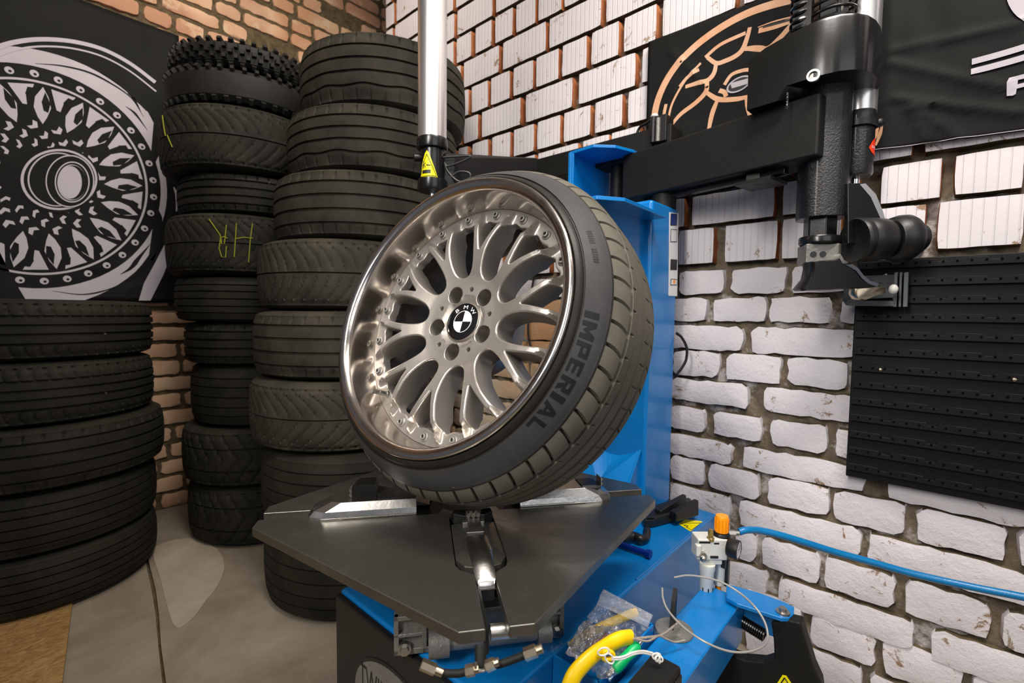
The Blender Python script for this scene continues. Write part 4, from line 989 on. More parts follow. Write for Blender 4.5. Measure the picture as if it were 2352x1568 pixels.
for k, (du, dv) in enumerate(((1, 0), (0, -1), (0, 1), (-1, 0))):
    A_ = TU*du+TV*dv; B_ = Vector((-A_.y, A_.x, 0))
    def sp2(a, c, z, A_=A_, B_=B_): p = TC+A_*a+B_*c; return Vector((p.x, p.y, z))
    near = k == 0
    hs = .007 if near else .027; w2 = .0385
    r0, r1 = .100, (.250 if near else .300)
    prof2 = [(r0, w2), (r1-.028, w2), (r1-.006, w2*.72), (r1, w2*.25), (r1, -w2*.25), (r1-.006, -w2*.72), (r1-.028, -w2), (r0, -w2)]
    prof3 = [(r0+.004, w2*.62), (r1-.055, w2*.62), (r1-.046, w2*.4), (r1-.046, -w2*.4), (r1-.055, -w2*.62), (r0+.004, -w2*.62)]
    b = MB(); b.rings([[sp2(a, c, z) for a, c in prof2] for z in (TZ-.012, TZ+.003)])
    rest = [(a-.0, c) for a, c in prof2]
    b.rings([[sp2(a, c, TZ+.003) for a, c in prof2], [sp2(r0+(a-r0)*.96, c*.92, TZ+hs*.5) for a, c in prof2], [sp2(r0+(a-r0)*.80, c*.66, TZ+hs) for a, c in prof2]])
    sl = part(b, 'clamp_slide', 'table steel' if near else 'bright steel', 'worn bright slide' if not near else 'dark slide with a polished rib', smooth=None, bevel=.001, seg=1)
    rib = MB(); rr2 = []
    for a, h, c in ((.150, .006, .019), (.165, .010, .0205), (.205, .011, .0205), (.235, .009, .0185), (.252, .006, .0165), (.254, .004, .0175), (.278, -.001, .0155), (.284, -.010, .013)):
        if near: rr2.append([sp2(a, c*math.cos(t), TZ+.002+h*math.sin(t)**.8 if 0 < t < PI else TZ-.012) for t in np.linspace(0, PI, 9)])
    if near: rib.rings(rr2); part(rib, 'slide_rib', 'bright steel', 'polished rib', parent=sl, smooth=50)
    # jaw block with teeth
    jr = .093 if near else (.205 if k == 1 else .262); jh = .022 if near else (.040 if k == 1 else .020); jw = .036 if near else .024
    b = MB(); zz = TZ+(.006 if near else .016 if k == 1 else .010)
    o1 = [(jr-.030, -jw), (jr+.006, -jw), (jr+.016, -jw*.55), (jr+.016, jw*.55), (jr+.006, jw), (jr-.030, jw)]
    lo_ = lambda a: .10 if (near and a < jr-.01) else 1
    b.rings([[sp2(a, c, zz-.002) for a, c in o1], [sp2(a, c, zz+jh*.72*lo_(a)) for a, c in o1], [sp2(jr+(a-jr)*.8-.004, c*.9, zz+jh*(lo_(a)*(1 if lo_(a) == 1 else 1.6))) for a, c in o1]])
    if not near:
        q0_, q1_ = jr-.02, .075
        b.rings([[sp2(a, c, z) for c, z in ((-w2*.55, zz-.006), (-w2*.55, zz+h2), (w2*.55, zz+h2), (w2*.55, zz-.006))] for a, h2 in ((q0_, .026 if k == 1 else .006), (q1_+.03, .004), (q1_, -.005))])
    jw_ = part(b, 'clamp_jaw', 'black gloss', smooth=None, bevel=.002)
    b = MB()
    for i in range(3):
        for j in range(2):
            c0 = (-.009+.009*i); zq = zz+.008+.009*j+(.004 if near else .010)
            b.rings([[sp2(jr+.0155, c0-.0044, zq-.0044), sp2(jr+.0155, c0+.0044, zq-.0044), sp2(jr+.0155, c0+.0044, zq+.0044), sp2(jr+.0155, c0-.0044, zq+.0044)], [sp2(jr+.0215, c0+d1, zq+d2) for d1, d2 in ((-.0006, -.0006), (.0006, -.0006), (.0006, .0006), (-.0006, .0006))]])
    part(b, 'jaw_teeth', 'zinc', parent=jw_, smooth=None)
    if near:
        b = MB(); b.rings([[sp2(.112, -.0115, TZ+.006), sp2(.112, .0115, TZ+.006), sp2(.112, .0115, TZ+.0175), sp2(.112, -.0115, TZ+.0175)], [sp2(.135, -.012, TZ+.005), sp2(.135, .012, TZ+.005), sp2(.135, .012, TZ+.0115), sp2(.135, -.012, TZ+.0115)], [sp2(.145, -.015, TZ+.004), sp2(.145, .015, TZ+.004), sp2(.145, .015, TZ+.008), sp2(.145, -.015, TZ+.008)]])
        b.rings([[sp2(.106, c, TZ+.006) for c in (-.021, .021)]+[sp2(.106, c, TZ+.013) for c in (.021, -.021)], [sp2(.114, c, TZ+.006) for c in (-.019, .019)]+[sp2(.114, c, TZ+.012) for c in (.019, -.019)]])
        part(b, 'jaw_tongue', 'zinc', parent=jw_, smooth=None, bevel=.001)
# casting, clamping cylinder and hoses under the plate
b = MB(); zg0, zg1 = ZC+.001, TZ-.110
U0 = .165
b.rings([[tp(u, v, z) for u, v in ((U0-.02, -.135), (U0, -.135), (U0, .152), (U0-.02, .152))] for z in (zg0, zg1)])
for v0, v1, z_0, z_1 in ((-.135, .152, zg0, zg0+.010), (-.135, .152, zg1-.008, zg1), (-.135, -.127, zg0, zg1), (-.09, -.082, zg0, zg1), (-.135, -.085, (zg0+zg1)/2-.003, (zg0+zg1)/2+.003), (.144, .152, zg0, zg1), (.10, .106, zg0, zg1), (.10, .15, (zg0+zg1)/2+.006, (zg0+zg1)/2+.011)):
    b.rings([[tp(u, v, z) for u, v in ((U0-.001, v0), (U0+.009, v0), (U0+.009, v1), (U0-.001, v1))] for z in (z_0, z_1)])
cast = part(b, 'gearbox_casting', 'cast grey', smooth=None, bevel=.0015)
for v, z in ((-.118, zg0+.013), (-.040, zg0+.015), (.070, zg0+.013), (.138, zg0+.012)):
    o = MB().cyl(tp(U0+.006, v, z), tp(U0+.014, v, z), .0105).cyl(tp(U0+.014, v, z), tp(U0+.020, v, z), .0075, n=6).build('casting_bolt', 'zinc', mc)
zcy = zg0+.036
b = MB(); b.cyl(tp(U0+.038, -.075, zcy), tp(U0+.038, .115, zcy), .0135); b.cyl(tp(U0+.038, -.080, zcy), tp(U0+.038, -.048, zcy), .022); b.cyl(tp(U0+.038, .095, zcy), tp(U0+.038, .118, zcy), .019); part(b, 'clamping_cylinder', 'cast grey', smooth=40)
b = MB(); b.cyl(tp(.352, -.004, TZ-.028), tp(.352, .030, TZ-.028), .010); part(b, 'guide_rod', 'zinc')
b = MB(); b.rings([[tp(u, v, z) for u, v in ((.05, -.0125), (.372, -.0125), (.372, -.0085), (.05, -.0085))] for z in (TZ-.042, TZ-.010)]); b.rings([[tp(u, v, z) for u, v in ((.275, -.012), (.282, -.012), (.282, .012), (.275, .012))] for z in (TZ-.030, TZ-.008)]); part(b, 'slot_liner', 'dark steel', smooth=None)
f0, f1, f2, f3, f4 = [at_d(x, y, .515) for x, y in ((985, 1533), (1040, 1544), (1085, 1540), (1128, 1528), (1220, 1498))]
def fit(p, q, r): b = MB(); b.cyl(p, q, r, n=6); m = (p+q)/2; b.cyl(m, q+(q-p)*.5, r*.7, n=14); return part(b, 'hose_fitting', 'brass', 'nickel plated fitting', smooth=None)
b = MB(); b.tube(smoothopen([at_d(x, y, .517) for x, y in ((995, 1538), (1020, 1545), (1050, 1546), (1080, 1540), (1110, 1532), (1150, 1524), (1190, 1510), (1225, 1495))]), .0042, 10); part(b, 'clamp_hose', 'rubber black', 'black hose')
fit(at_d(968, 1524, .515), at_d(1000, 1538, .515), .0062); fit(at_d(1070, 1541, .512), at_d(1090, 1537, .512), .0062); fit(at_d(1117, 1530, .512), at_d(1136, 1522, .512), .0062); fit(at_d(1205, 1503, .515), at_d(1232, 1493, .515), .0068)
part(MB().tube([at_d(1104+11*math.sin(t), 1535-10*math.cos(t)*(-1)*.5-(12 if abs(t) > 1.4 else 0), .510) for t in np.linspace(-1.9, 1.9, 14)], .0018, 8), 'hose_clip', 'zinc', 'white metal clip')
part(MB().cyl(at_d(1104, 1480, .53), at_d(1104, 1532, .518), .0065), 'drop_hose', 'rubber black')

# ------------------------------------------------ tray, bead breaker, air unit on the machine
b = MB(); tx0, tx1, ty0, ty1, tz0, tz1 = .602, .790, .358, .4455, .345, .412
b.box((tx0, ty0, tz0), (tx1, ty1, tz0+.004)); b.box((tx0, ty0, tz0), (tx0+.004, ty1, tz1)); b.box((tx0, ty0, tz0), (tx1, ty0+.004, tz1)); b.box((tx1-.004, ty0, tz0), (tx1, ty1, tz1))
part(b, 'tool_tray', 'blue paint', smooth=None, bevel=.0008)
b = MB(); b.box((.33, .272, .300), (1.02, .352, .392)); part(b, 'breaker_arm', 'blue paint', bevel=.004)

z = .398; o = [at_z(x, y, z) for x, y in ((1668, 1348), (1740, 1368), (1800, 1390), (1824, 1402), (1823, 1418), (1812, 1428), (1795, 1428), (1692, 1394), (1668, 1380))]
b = MB(); b.slab(o, (0, 0, .008)); part(b, 'link_plate', 'blue paint', smooth=None, bevel=.0015)
o = at_z(1798, 1407, z+.008); b = MB(); b.lathe([(.001, .010), (.0065, .010), (.0070, .004), (.012, .0035), (.0125, 0)], 24, o); part(b, 'link_bolt', 'zinc', smooth=30)
b = MB(); q0, q1 = at_d(1682, 1412, .99), at_d(1757, 1458, .95); L = q1-q0; x_, y_, _ = basis(L)
b.tube([q0+L*(t/(2*PI*16))+x_*(.012*math.cos(t))+y_*(.012*math.sin(t)) for t in np.linspace(0, 2*PI*16, 280)], .0022, 5); part(b, 'arm_spring', 'black gloss')
b = MB(); b.box((1.022, .17, .335), (1.035, .36, .375)); part(b, 'arm_back_plate', 'blue paint', bevel=.002)
o = at_z(1548, 1447, .393); b = MB(); b.lathe([(.001, .004), (.017, .004), (.019, .003), (.033, .003), (.034, 0)], 32, o); part(b, 'steel_washer', 'cast grey', 'large steel washer', smooth=30)
b = MB(); b.slab([o+Vector((-.008, .006, .004)), o+Vector((.018, .012, .004)), o+Vector((.03, .016, .062)), o+Vector((.012, .012, .045))], (0, -.008, 0)); part(b, 'washer_lug', 'black matt', smooth=None)
# black bead breaker blade standing to the right of the arm
PXB = .985
ob = [at_x(x, y, PXB) for x, y in ((1770, 1428), (1812, 1424), (1838, 1430), (1850, 1470), (1868, 1530), (1885, 1568), (1895, 1640), (1610, 1640), (1600, 1560), (1606, 1505), (1640, 1470), (1665, 1500), (1710, 1516), (1752, 1520), (1778, 1512), (1776, 1470))]
b = MB(); b.slab(ob, (.03, 0, 0)); blade = part(b, 'bead_breaker_blade', 'black matt', 'black curved bead breaker blade', smooth=None, bevel=.004)
ob = [at_x(x, y, PXB-.0012) for x, y in ((1797, 1550), (1806, 1552), (1838, 1600), (1765, 1600))]
b = MB(); b.slab(ob, (.001, 0, 0)); part(b, 'warning_sticker', 'yellow sticker', 'yellow warning triangle', parent=blade, smooth=None)
for A_, B_ in (((1802, 1556), (1830, 1600)), ((1802, 1556), (1774, 1600))):
    part(MB().tube([at_x(*A_, PXB-.0014), at_x(*B_, PXB-.0014)], .0011, 4), 'sticker_outline', 'print dark', parent=blade)
# black control box resting on the arm, bottom edge of the picture
b = MB(); b.box((.44, .258, .393), (.668, .304, .455)); pbx = part(b, 'rubber_pad_box', 'black matt', bevel=.006, smooth=40)
for k in range(7):
    b = MB(); b.box((.46+.028*k, .2555, .405), (.480+.028*k, .2585, .425)); b.box((.474+.028*k, .2555, .428), (.494+.028*k, .2585, .446)); part(b, 'pad_texture', 'black plastic', parent=pbx, smooth=None, bevel=.001)
# air preparation unit
AC = at_d(1640, 1290, 1.17); ax_, ay_ = AC.x, AC.y; KEEP = set(mc.children)
def ap(px, py, d=1.17): return at_d(px, py, d)
zt1, zt2, zm, zb1 = ap(1658, 1183).z, ap(1658, 1222).z, ap(1640, 1290).z, ap(1622, 1365).z
kc = ap(1658, 1200); b = MB(); pr = [(.001, zt1), (.0140, zt1), (.0155, zt1-.003), (.0158, zt2+.002), (.001, zt2)]
b.lathe(pr, 28, (kc.x, kc.y, 0)); kn = part(b, 'regulator_knob', 'orange plastic', 'orange knob', smooth=40)
b = MB()
for k in range(14): a = 2*PI*k/14; b.box((-.001, -.001, zt2+.004), (.001, .001, zt1-.006), Matrix.Translation((kc.x+.0157*math.cos(a), kc.y+.0157*math.sin(a), 0)))
part(b, 'knob_ridges', 'orange plastic', parent=kn, smooth=None)
b = MB(); b.lathe([(.001, zt2+.001), (.0175, zt2), (.021, zt2-.006), (.021, zt2-.010), (.001, zt2-.011)], 28, (kc.x, kc.y, 0)); part(b, 'knob_collar', 'black plastic', smooth=40)
b = MB(); b.lathe([(.001, zt2-.009), (.022, zt2-.010), (.023, zt2-.016), (.001, zt2-.017)], 28, (kc.x, kc.y, 0)); part(b, 'collar_ring', 'blue plastic', smooth=40)
MW = Matrix.Translation((0, 0, 0))
def boxv(px0, py0, px1, py1, d0, d1):          # block between two picture columns, upright, given near and far distance
    a, c2 = ap(px0, (py0+py1)/2, d0), ap(px1, (py0+py1)/2, d0); e0, e1 = ap(px0, 0, d1), ap(px1, 0, d1)
    zA, zB = ap((px0+px1)/2, py0, d0).z, ap((px0+px1)/2, py1, d0).z; w_ = (c2-a); w_.z = 0; dn = Vector((CF[0], CF[1], 0)).normalized()*(d1-d0)
    return [[Vector((p.x, p.y, zz)) for p in (a, a+w_, a+w_+dn, a+dn)] for zz in (zB, zA)]
b = MB(); b.rings(boxv(1603, 1238, 1672, 1288, 1.150, 1.195)); b.rings(boxv(1600, 1252, 1612, 1280, 1.145, 1.16)); b.rings(boxv(1608, 1286, 1660, 1298, 1.155, 1.185)); body = part(b, 'regulator_body', 'white plastic', bevel=.003, smooth=None)
b = MB()
for q_ in ((1606, 1243, 1632, 1248), (1640, 1246, 1652, 1250), (1606, 1268, 1616, 1273), (1632, 1277, 1650, 1282)): b.rings(boxv(*q_, 1.1487, 1.152))
part(b, 'body_slots', 'print dark', parent=body, smooth=None)
bl = ap(1623, 1330, 1.165); b = MB(); b.lathe([(.001, zm), (.0185, zm), (.0185, zm-.012), (.0165, zm-.020), (.0160, zb1+.004), (.0135, zb1), (.001, zb1)], 28, (bl.x, bl.y, 0)); bw = part(b, 'filter_bowl', 'white plastic', smooth=40)
b = MB()
for a in (-.9, -.1, .7): d_ = fw*math.cos(a)+rt*math.sin(a); p = Vector((bl.x, bl.y, zb1+.016))+d_*.0158; b.cyl(p-Vector((0, 0, .009)), p+Vector((0, 0, .009)), .0016, n=8)
part(b, 'bowl_slots', 'print dark', parent=bw)
b2 = ap(1652, 1310, 1.185); zb2 = ap(1652, 1343, 1.185).z; b = MB(); b.lathe([(.001, zm), (.0135, zm), (.0130, zb2+.002), (.011, zb2), (.001, zb2)], 24, (b2.x, b2.y, 0)); part(b, 'oiler_bowl', 'white plastic', smooth=40)
b = MB(); b.lathe([(.001, zb2), (.0075, zb2), (.0075, zb2-.012), (.001, zb2-.013)], 16, (b2.x-.003, b2.y, 0)); part(b, 'drain_cap', 'orange plastic', 'small orange drain cap')
dc = ap(1632, 1233, 1.155); b = MB(); b.lathe([(.001, .020), (.005, .019), (.0065, .012), (.0065, 0), (.009, -.002), (.009, -.008)], 20, dc); part(b, 'sight_dome', 'amber glass', smooth=40)
gc = ap(1696, 1263, 1.13); gd = (rt*.75+fw*.66).normalized(); b = MB(); b.lathe([(.001, -.024), (.020, -.024), (.0225, -.019), (.0225, .001), (.0200, .002), (.0194, .0), (.001, .0)], 32, gc, gd); gg = part(b, 'pressure_gauge', 'black plastic', smooth=40)
b = MB(); b.lathe([(.001, .0006), (.0192, .0006), (.0192, -.001)], 32, gc, gd); part(b, 'gauge_dial', 'label white', parent=gg, smooth=None)
b = MB(); x_, y_, _ = basis(gd); p = gc+gd*.0012; b.tube([p-x_*.003, p+x_*.009+y_*.006], .0005, 4)
for k in range(9): a = -2.2+4.4*k/8; q_ = x_*math.sin(a)+y_*math.cos(a); b.tube([p+q_*.011, p+q_*.0135], .0004, 4)
part(b, 'dial_marks', 'print dark', parent=gg)
p = ap(1616, 1277, 1.14); b = MB(); b.cyl(p, p+Vector((CF[0], CF[1], 0))*.02, .0085, n=6); b.ball(p-Vector((0, 0, .006)), .008); part(b, 'air_elbow', 'zinc', smooth=40)
p = ap(1682, 1224, 1.18); b = MB(); b.cyl(p-rt*.012, p+rt*.006, .008, n=6); b.cyl(p+rt*.004, p+rt*.016, .0062); part(b, 'hose_barb', 'zinc', smooth=40)
RS, AN = .862, at_d(1640, 1290, 1.17*.862)      # the unit is a small one: bring every piece to its real size round its own centre
def resize(o, org):
    me = o.data; off = OFF[o]
    if me.users == 1 or True:
        for v in me.vertices: w_ = v.co+off; v.co = AN+(w_-AC)*RS-off
    for c_ in o.children: resize(c_, org)
for o in list(mc.children):
    if o not in KEEP: resize(o, AC)
b = MB(); b.box((AN.x+.022, AN.y-.022, .391), (AN.x+.034, AN.y-.008, AN.z)); b.box((AN.x+.010, AN.y-.020, AN.z-.012), (AN.x+.03, AN.y-.008, AN.z+.004)); part(b, 'regulator_bracket', 'black plastic')
# stickers on the post and cabinet
def quad(plane, pts, name, mat, lab=None, off=.0006, parent=None):
    k, v = plane; P = [(at_x if k == 'x' else at_y if k == 'y' else at_z)(x, y, v) for x, y in pts]
    n = {'x': Vector((-1, 0, 0)), 'y': Vector((0, -1, 0)), 'z': Vector((0, 0, 1))}[k]
    b = MB(); b.slab([p+n*off for p in P], -n*(off*.6)); return part(b, name, mat, lab, parent=parent, smooth=None)
Yp = PY0
lb = quad(('y', Yp), ((1537, 487), (1558, 490), (1555, 680), (1535, 679)), 'instruction_label', 'label white', 'tall white label with small pictures')
for y0, y1, m in ((490, 518, 'blue plastic'), (526, 556, 'label white'), (595, 620, 'print dark'), (640, 655, 'label white')):
    quad(('y', Yp), ((1540, y0), (1555, y0+1), (1554, y1), (1539, y1)), 'label_picture', 'print dark', off=.0010, parent=lb)
    quad(('y', Yp), ((1541.3, y0+1.7), (1554, y0+2.7), (1553, y1-1.8), (1540.3, y1-1.8)), 'label_picture_field', m, off=.0013, parent=lb)
quad(('y', Yp), ((1545, 643), (1550, 643), (1550, 651), (1545, 651)), 'label_picture_field', 'orange plastic', off=.0016, parent=lb)
lb = quad(('x', PX0), ((1466, 606), (1474, 606), (1474, 680), (1466, 680)), 'notice_label', 'label white', 'small white notice') if 0 else None
zq = [(PX0-.0006, PY0+.012, 1.055), (PX0-.0006, PY0+.075, 1.055), (PX0-.0006, PY0+.075, .955), (PX0-.0006, PY0+.012, .955)]
b = MB(); b.slab(zq, (-.0006, 0, 0)); lb = part(b, 'notice_label', 'label white', 'small white notice', smooth=None)
b = MB(); b.box((PX0-.0016, PY0+.014, .995), (PX0-.0012, PY0+.070, 1.008)); b.box((PX0-.0016, PY0+.02, 1.03), (PX0-.0012, PY0+.03, 1.036)); part(b, 'notice_print', 'print dark', parent=lb, smooth=None)
ws = quad(('z', ZC), ((1558, 1203), (1575, 1193), (1612, 1197), (1617, 1200), (1590, 1220), (1585, 1220)), 'warning_sticker', 'yellow sticker', 'yellow warning triangle', parent=cab)
b = MB(); P_ = [at_z(x, y, ZC+.0012) for x, y in ((1564, 1201), (1610, 1201), (1588, 1217))]; b.tube(P_, .0009, 4, closed=True); b.tube([at_z(1572, 1205, ZC+.0012), at_z(1580, 1207, ZC+.0012), at_z(1577, 1211, ZC+.0012)], .001, 4); part(b, 'sticker_outline', 'print dark', parent=cab)
b = MB(); b.cyl((.9, .452, ZC+.0005), (1.34, .452, ZC+.0005), .0022, n=8); part(b, 'edge_fold', 'blue paint', parent=cab)

# ================================================================ loose things on the machine
# black plastic clamp block on the cabinet
def lump(pxs, z0, z1, mat, name, lab, cat, bev=.004, top=.9, grp=None):
    P = [at_z(x, y, z0) for x, y in pxs]; c = sum(P, Vector())/len(P); b = MB()
    b.rings([[p for p in P], [p+Vector((0, 0, (z1-z0)*.8)) for p in P], [c+(p-c)*top+Vector((0, 0, z1-z0)) for p in P]])
    o = b.build(name, mat, None, loc=(c.x, c.y, z0), smooth=None, bevel=bev); tag(o, lab, cat); return o
o = lump([(1474, 1203), (1500, 1180), (1545, 1165), (1585, 1160), (1598, 1178), (1560, 1196), (1500, 1212), (1480, 1213)], ZC+.001, ZC+.028, 'black plastic', 'rim_clamp', 'black plastic rim clamp with two prongs on the blue cabinet behind the turntable', 'clamp')
b = MB()
for (xa, ya), (xb, yb), w_ in (((1510, 1180), (1572, 1130), .011), ((1545, 1185), (1600, 1142), .012)):
    p, q_ = at_z(xa, ya, ZC+.026), at_z(xb, yb+14, ZC+.045); d_ = (q_-p).normalized(); s2 = Vector((-d_.y, d_.x, 0)).normalized()*w_
    b.rings([[p-s2-Vector((0, 0, .012)), p+s2-Vector((0, 0, .012)), p+s2+Vector((0, 0, .012)), p-s2+Vector((0, 0, .012))], [q_-s2*.8-Vector((0, 0, .03)), q_+s2*.8-Vector((0, 0, .03)), q_+s2*.6+Vector((0, 0, .012)), q_-s2*.6+Vector((0, 0, .012))]])
pr_ = b.build('clamp_prong', 'black plastic', o, smooth=None, bevel=.003)
hk = [at_z(x, y, ZC+.014) for x, y in ((1430, 1236), (1455, 1232), (1472, 1238), (1484, 1232), (1486, 1218))]
b = MB(); b.tube(smoothopen(hk, 6), [.012]*13+[.010]*12, 10); tag(b.build('hook_handle', 'black plastic', None, loc=tuple(hk[0])), 'black hooked plastic handle lying between the turntable edge and the blue rod', 'handle')
p0, p1 = at_z(1405, 1242, ZC+.010), at_z(1490, 1272, ZC+.010); b = MB(); d_ = (p1-p0).normalized()
b.cyl(p0, p1, .0068); b.cyl(p1-d_*.005, p1+d_*.005, .0098); tag(b.build('blue_rod', 'blue plastic', None, loc=tuple(p0)), 'dark blue rod with a flanged end on the blue cabinet beside the turntable', 'rod')
# grip seal bag with its contents, hanging over the tray edge
def sheet(name, pts, d, mat, nx=16, ny=14, amp=.006, sd=1, parent=None, sub=True):
    r_ = random.Random(sd); a, b_, c2, e_ = [at_d(x, y, dd_) for (x, y), dd_ in zip(pts, d)]
    V_ = []; F_ = []
    ph = [r_.uniform(0, 6.28) for _ in range(8)]
    n_ = (b_-a).cross(e_-a).normalized()
    for j in range(ny+1):
        for i in range(nx+1):
            u, v = i/nx, j/ny; p = (a*(1-u)+b_*u)*(1-v)+(e_*(1-u)+c2*u)*v
            w_ = math.sin(7*u+ph[0]+3*v)*math.sin(5*v+ph[1])+.6*math.sin(15*u+ph[2]-9*v)+.5*math.sin(13*v+ph[3]+6*u)+r_.uniform(-.7, .7)
            V_.append(tuple(p+n_*(amp*w_)))
    for j in range(ny):
        for i in range(nx): q_ = j*(nx+1)+i; F_.append((q_, q_+1, q_+nx+2, q_+nx+1))
    m_ = MB(); m_.add(V_, F_); o = m_.build(name, mat, parent, loc=None if parent else tuple(a), smooth=None if amp > .004 else 60)
    s2 = o.modifiers.new('thick', 'SOLIDIFY'); s2.thickness = .0003
    return o
bag = empty('grip_seal_bag', tuple(at_d(1400, 1470, .80))); tag(bag, 'crumpled clear grip seal bag of small parts in the blue tray', 'bag')
sheet('bag_top', [(1385, 1352), (1500, 1412), (1488, 1440), (1370, 1388)], (.845, .86, .84, .83), 'bag strip', amp=.0006, parent=bag)
sheet('bag_front', [(1370, 1388), (1490, 1440), (1455, 1480), (1345, 1420)], (.83, .845, .80, .80), 'clear film', amp=.003, sd=3, parent=bag)
sheet('bag_back', [(1345, 1420), (1480, 1470), (1400, 1568), (1298, 1500)], (.80, .79, .715, .735), 'foil film', amp=.006, sd=5, parent=bag)
sheet('bag_fold', [(1340, 1425), (1400, 1440), (1360, 1500), (1300, 1485)], (.795, .79, .745, .75), 'foil film', amp=.006, sd=9, parent=bag)
b = MB()
for k in range(7):                              # little triangles printed on the strip
    x, y = 1389+16.2*k, 1358+8.4*k; c_ = at_d(x, y, .843+.002*k); 
    b.tube([at_d(x+3*math.cos(t), y-3.4*math.sin(t), .841+.002*k) for t in (1.57, 3.66, 5.76)], .0003, 4, closed=True)
b.build('printed_marks', 'label white', bag)
b = MB(); b.tube(smoothopen([at_d(x, y, dd_) for x, y, dd_ in ((1462, 1405, .862), (1420, 1422, .850), (1380, 1440, .835), (1335, 1465, .805), (1312, 1486, .79))]), .0078, 12); tag(b.build('spare_protector', 'yellow rubber', None, loc=tuple(at_d(1462, 1405, .85))), 'pale yellow rim protector strip seen through the clear bag', 'rim protector')
b = MB(); b.tube([at_d(1350, 1490, .765), at_d(1395, 1462, .785)], .007, 10); tag(b.build('red_holder', 'red tint', None, loc=tuple(at_d(1350, 1490, .765))), 'dark red plastic piece inside the clear bag behind the yellow strip', 'plastic piece')
b = MB(); b.tube(smoothopen([at_d(x, y, .79) for x, y in ((1392, 1450), (1402, 1440), (1412, 1452), (1426, 1456))]), .0011, 6); b.build('grey_thread', 'braid', bag)
# yellow rim protector with eyelet and white cord
yp = empty('rim_protector', tuple(at_d(1380, 1480, .74))); tag(yp, 'bright yellow curved rim protector lying on top of the clear bag', 'rim protector')
path = smoothopen([at_d(x, y, dd_) for x, y, dd_ in ((1447, 1463, .765), (1425, 1467, .755), (1398, 1480, .745), (1368, 1500, .725), (1340, 1525, .71), (1318, 1552, .70), (1305, 1585, .695))], 6)
b = MB(); R_ = []
for i, p in enumerate(path):
    p = Vector(p); t = (Vector(path[min(i+1, len(path)-1)])-Vector(path[max(i-1, 0)])).normalized(); n_ = Vector((-CF[0], -CF[1], -CF[2])); n_ = (n_-t*n_.dot(t)).normalized(); s2 = t.cross(n_)
    R_.append([p+s2*(.0125*math.cos(a))*(1 if 1 else 0)+n_*(.0088*math.sin(a)) for a in np.linspace(0, 2*PI, 14, endpoint=False)])
b.rings(R_); b.build('protector_body', 'yellow rubber', yp, bevel=0, smooth=60)
e_c = at_d(1390, 1508, .725)
b = MB(); nx_ = Vector((CR[0], CR[1], CR[2])); uy_ = Vector((CU[0], CU[1], CU[2]))
b.tube([e_c+nx_*(.0085*math.cos(t)+.004)+uy_*(.0065*math.sin(t)+.002) for t in np.linspace(0, 2*PI, 18, endpoint=False)], .0038, 10, closed=True); b.build('eyelet', 'yellow rubber', yp)
for cx_, cy_, a0 in ((1386, 1496, .3), (1400, 1512, 2.2)):
    c_ = at_d(cx_, cy_, .712); b = MB(); b.tube([c_+nx_*(.0085*math.cos(t)*math.cos(a0)-.0055*math.sin(t)*math.sin(a0))+uy_*(.0085*math.cos(t)*math.sin(a0)+.0055*math.sin(t)*math.cos(a0)) for t in np.linspace(0, 2*PI, 20, endpoint=False)], .0013, 8, closed=True); b.build('cord_loop', 'white cord', yp)
for dy in (-2.2, 2.2):
    b = MB(); b.tube(smoothopen([at_d(x, y+dy, dd_) for x, y, dd_ in ((1405, 1512, .712), (1430, 1510, .715), (1455, 1500, .72), (1478, 1497, .71), (1500, 1502, .695))]), .0016, 8); b.build('tie_cord', 'white cord', yp)
b = MB(); kc2 = at_d(1513, 1510, .692)
for k in range(5): a = k*1.2; b.tube([kc2+nx_*(.006*math.cos(t)*math.cos(a)+.002*k*.5-.003)+uy_*(-.0012*k+.0045*math.sin(t)+.002)+Vector((-CF[0], -CF[1], 0))*(.004*math.cos(t)*math.sin(a)) for t in np.linspace(0, 2*PI, 14, endpoint=False)], .0014, 6, closed=True)
b.build('cord_knot', 'white cord', yp)
# green handled valve tool
gt = empty('valve_tool', tuple(at_d(1440, 1510, .745))); tag(gt, 'small tool with a green handle and steel shaft in the tray beside the yellow strip', 'tool')
g0, g1 = at_d(1468, 1478, .765), at_d(1408, 1540, .735); d_ = g1-g0
b = MB(); b.tube([g0+d_*t for t in (0, .04, .12, .3, .5, .7, .85, .95, 1)], [.003, .0065, .0090, .0092, .0080, .0090, .0092, .0080, .004], 16); b.build('green_handle', 'green plastic', gt)
b = MB(); b.cyl(g1-d_*.02, g1+d_*.20, .0045); b.cyl(g0, g0-d_*.14, .003); b.build('steel_shaft', 'chrome', gt)
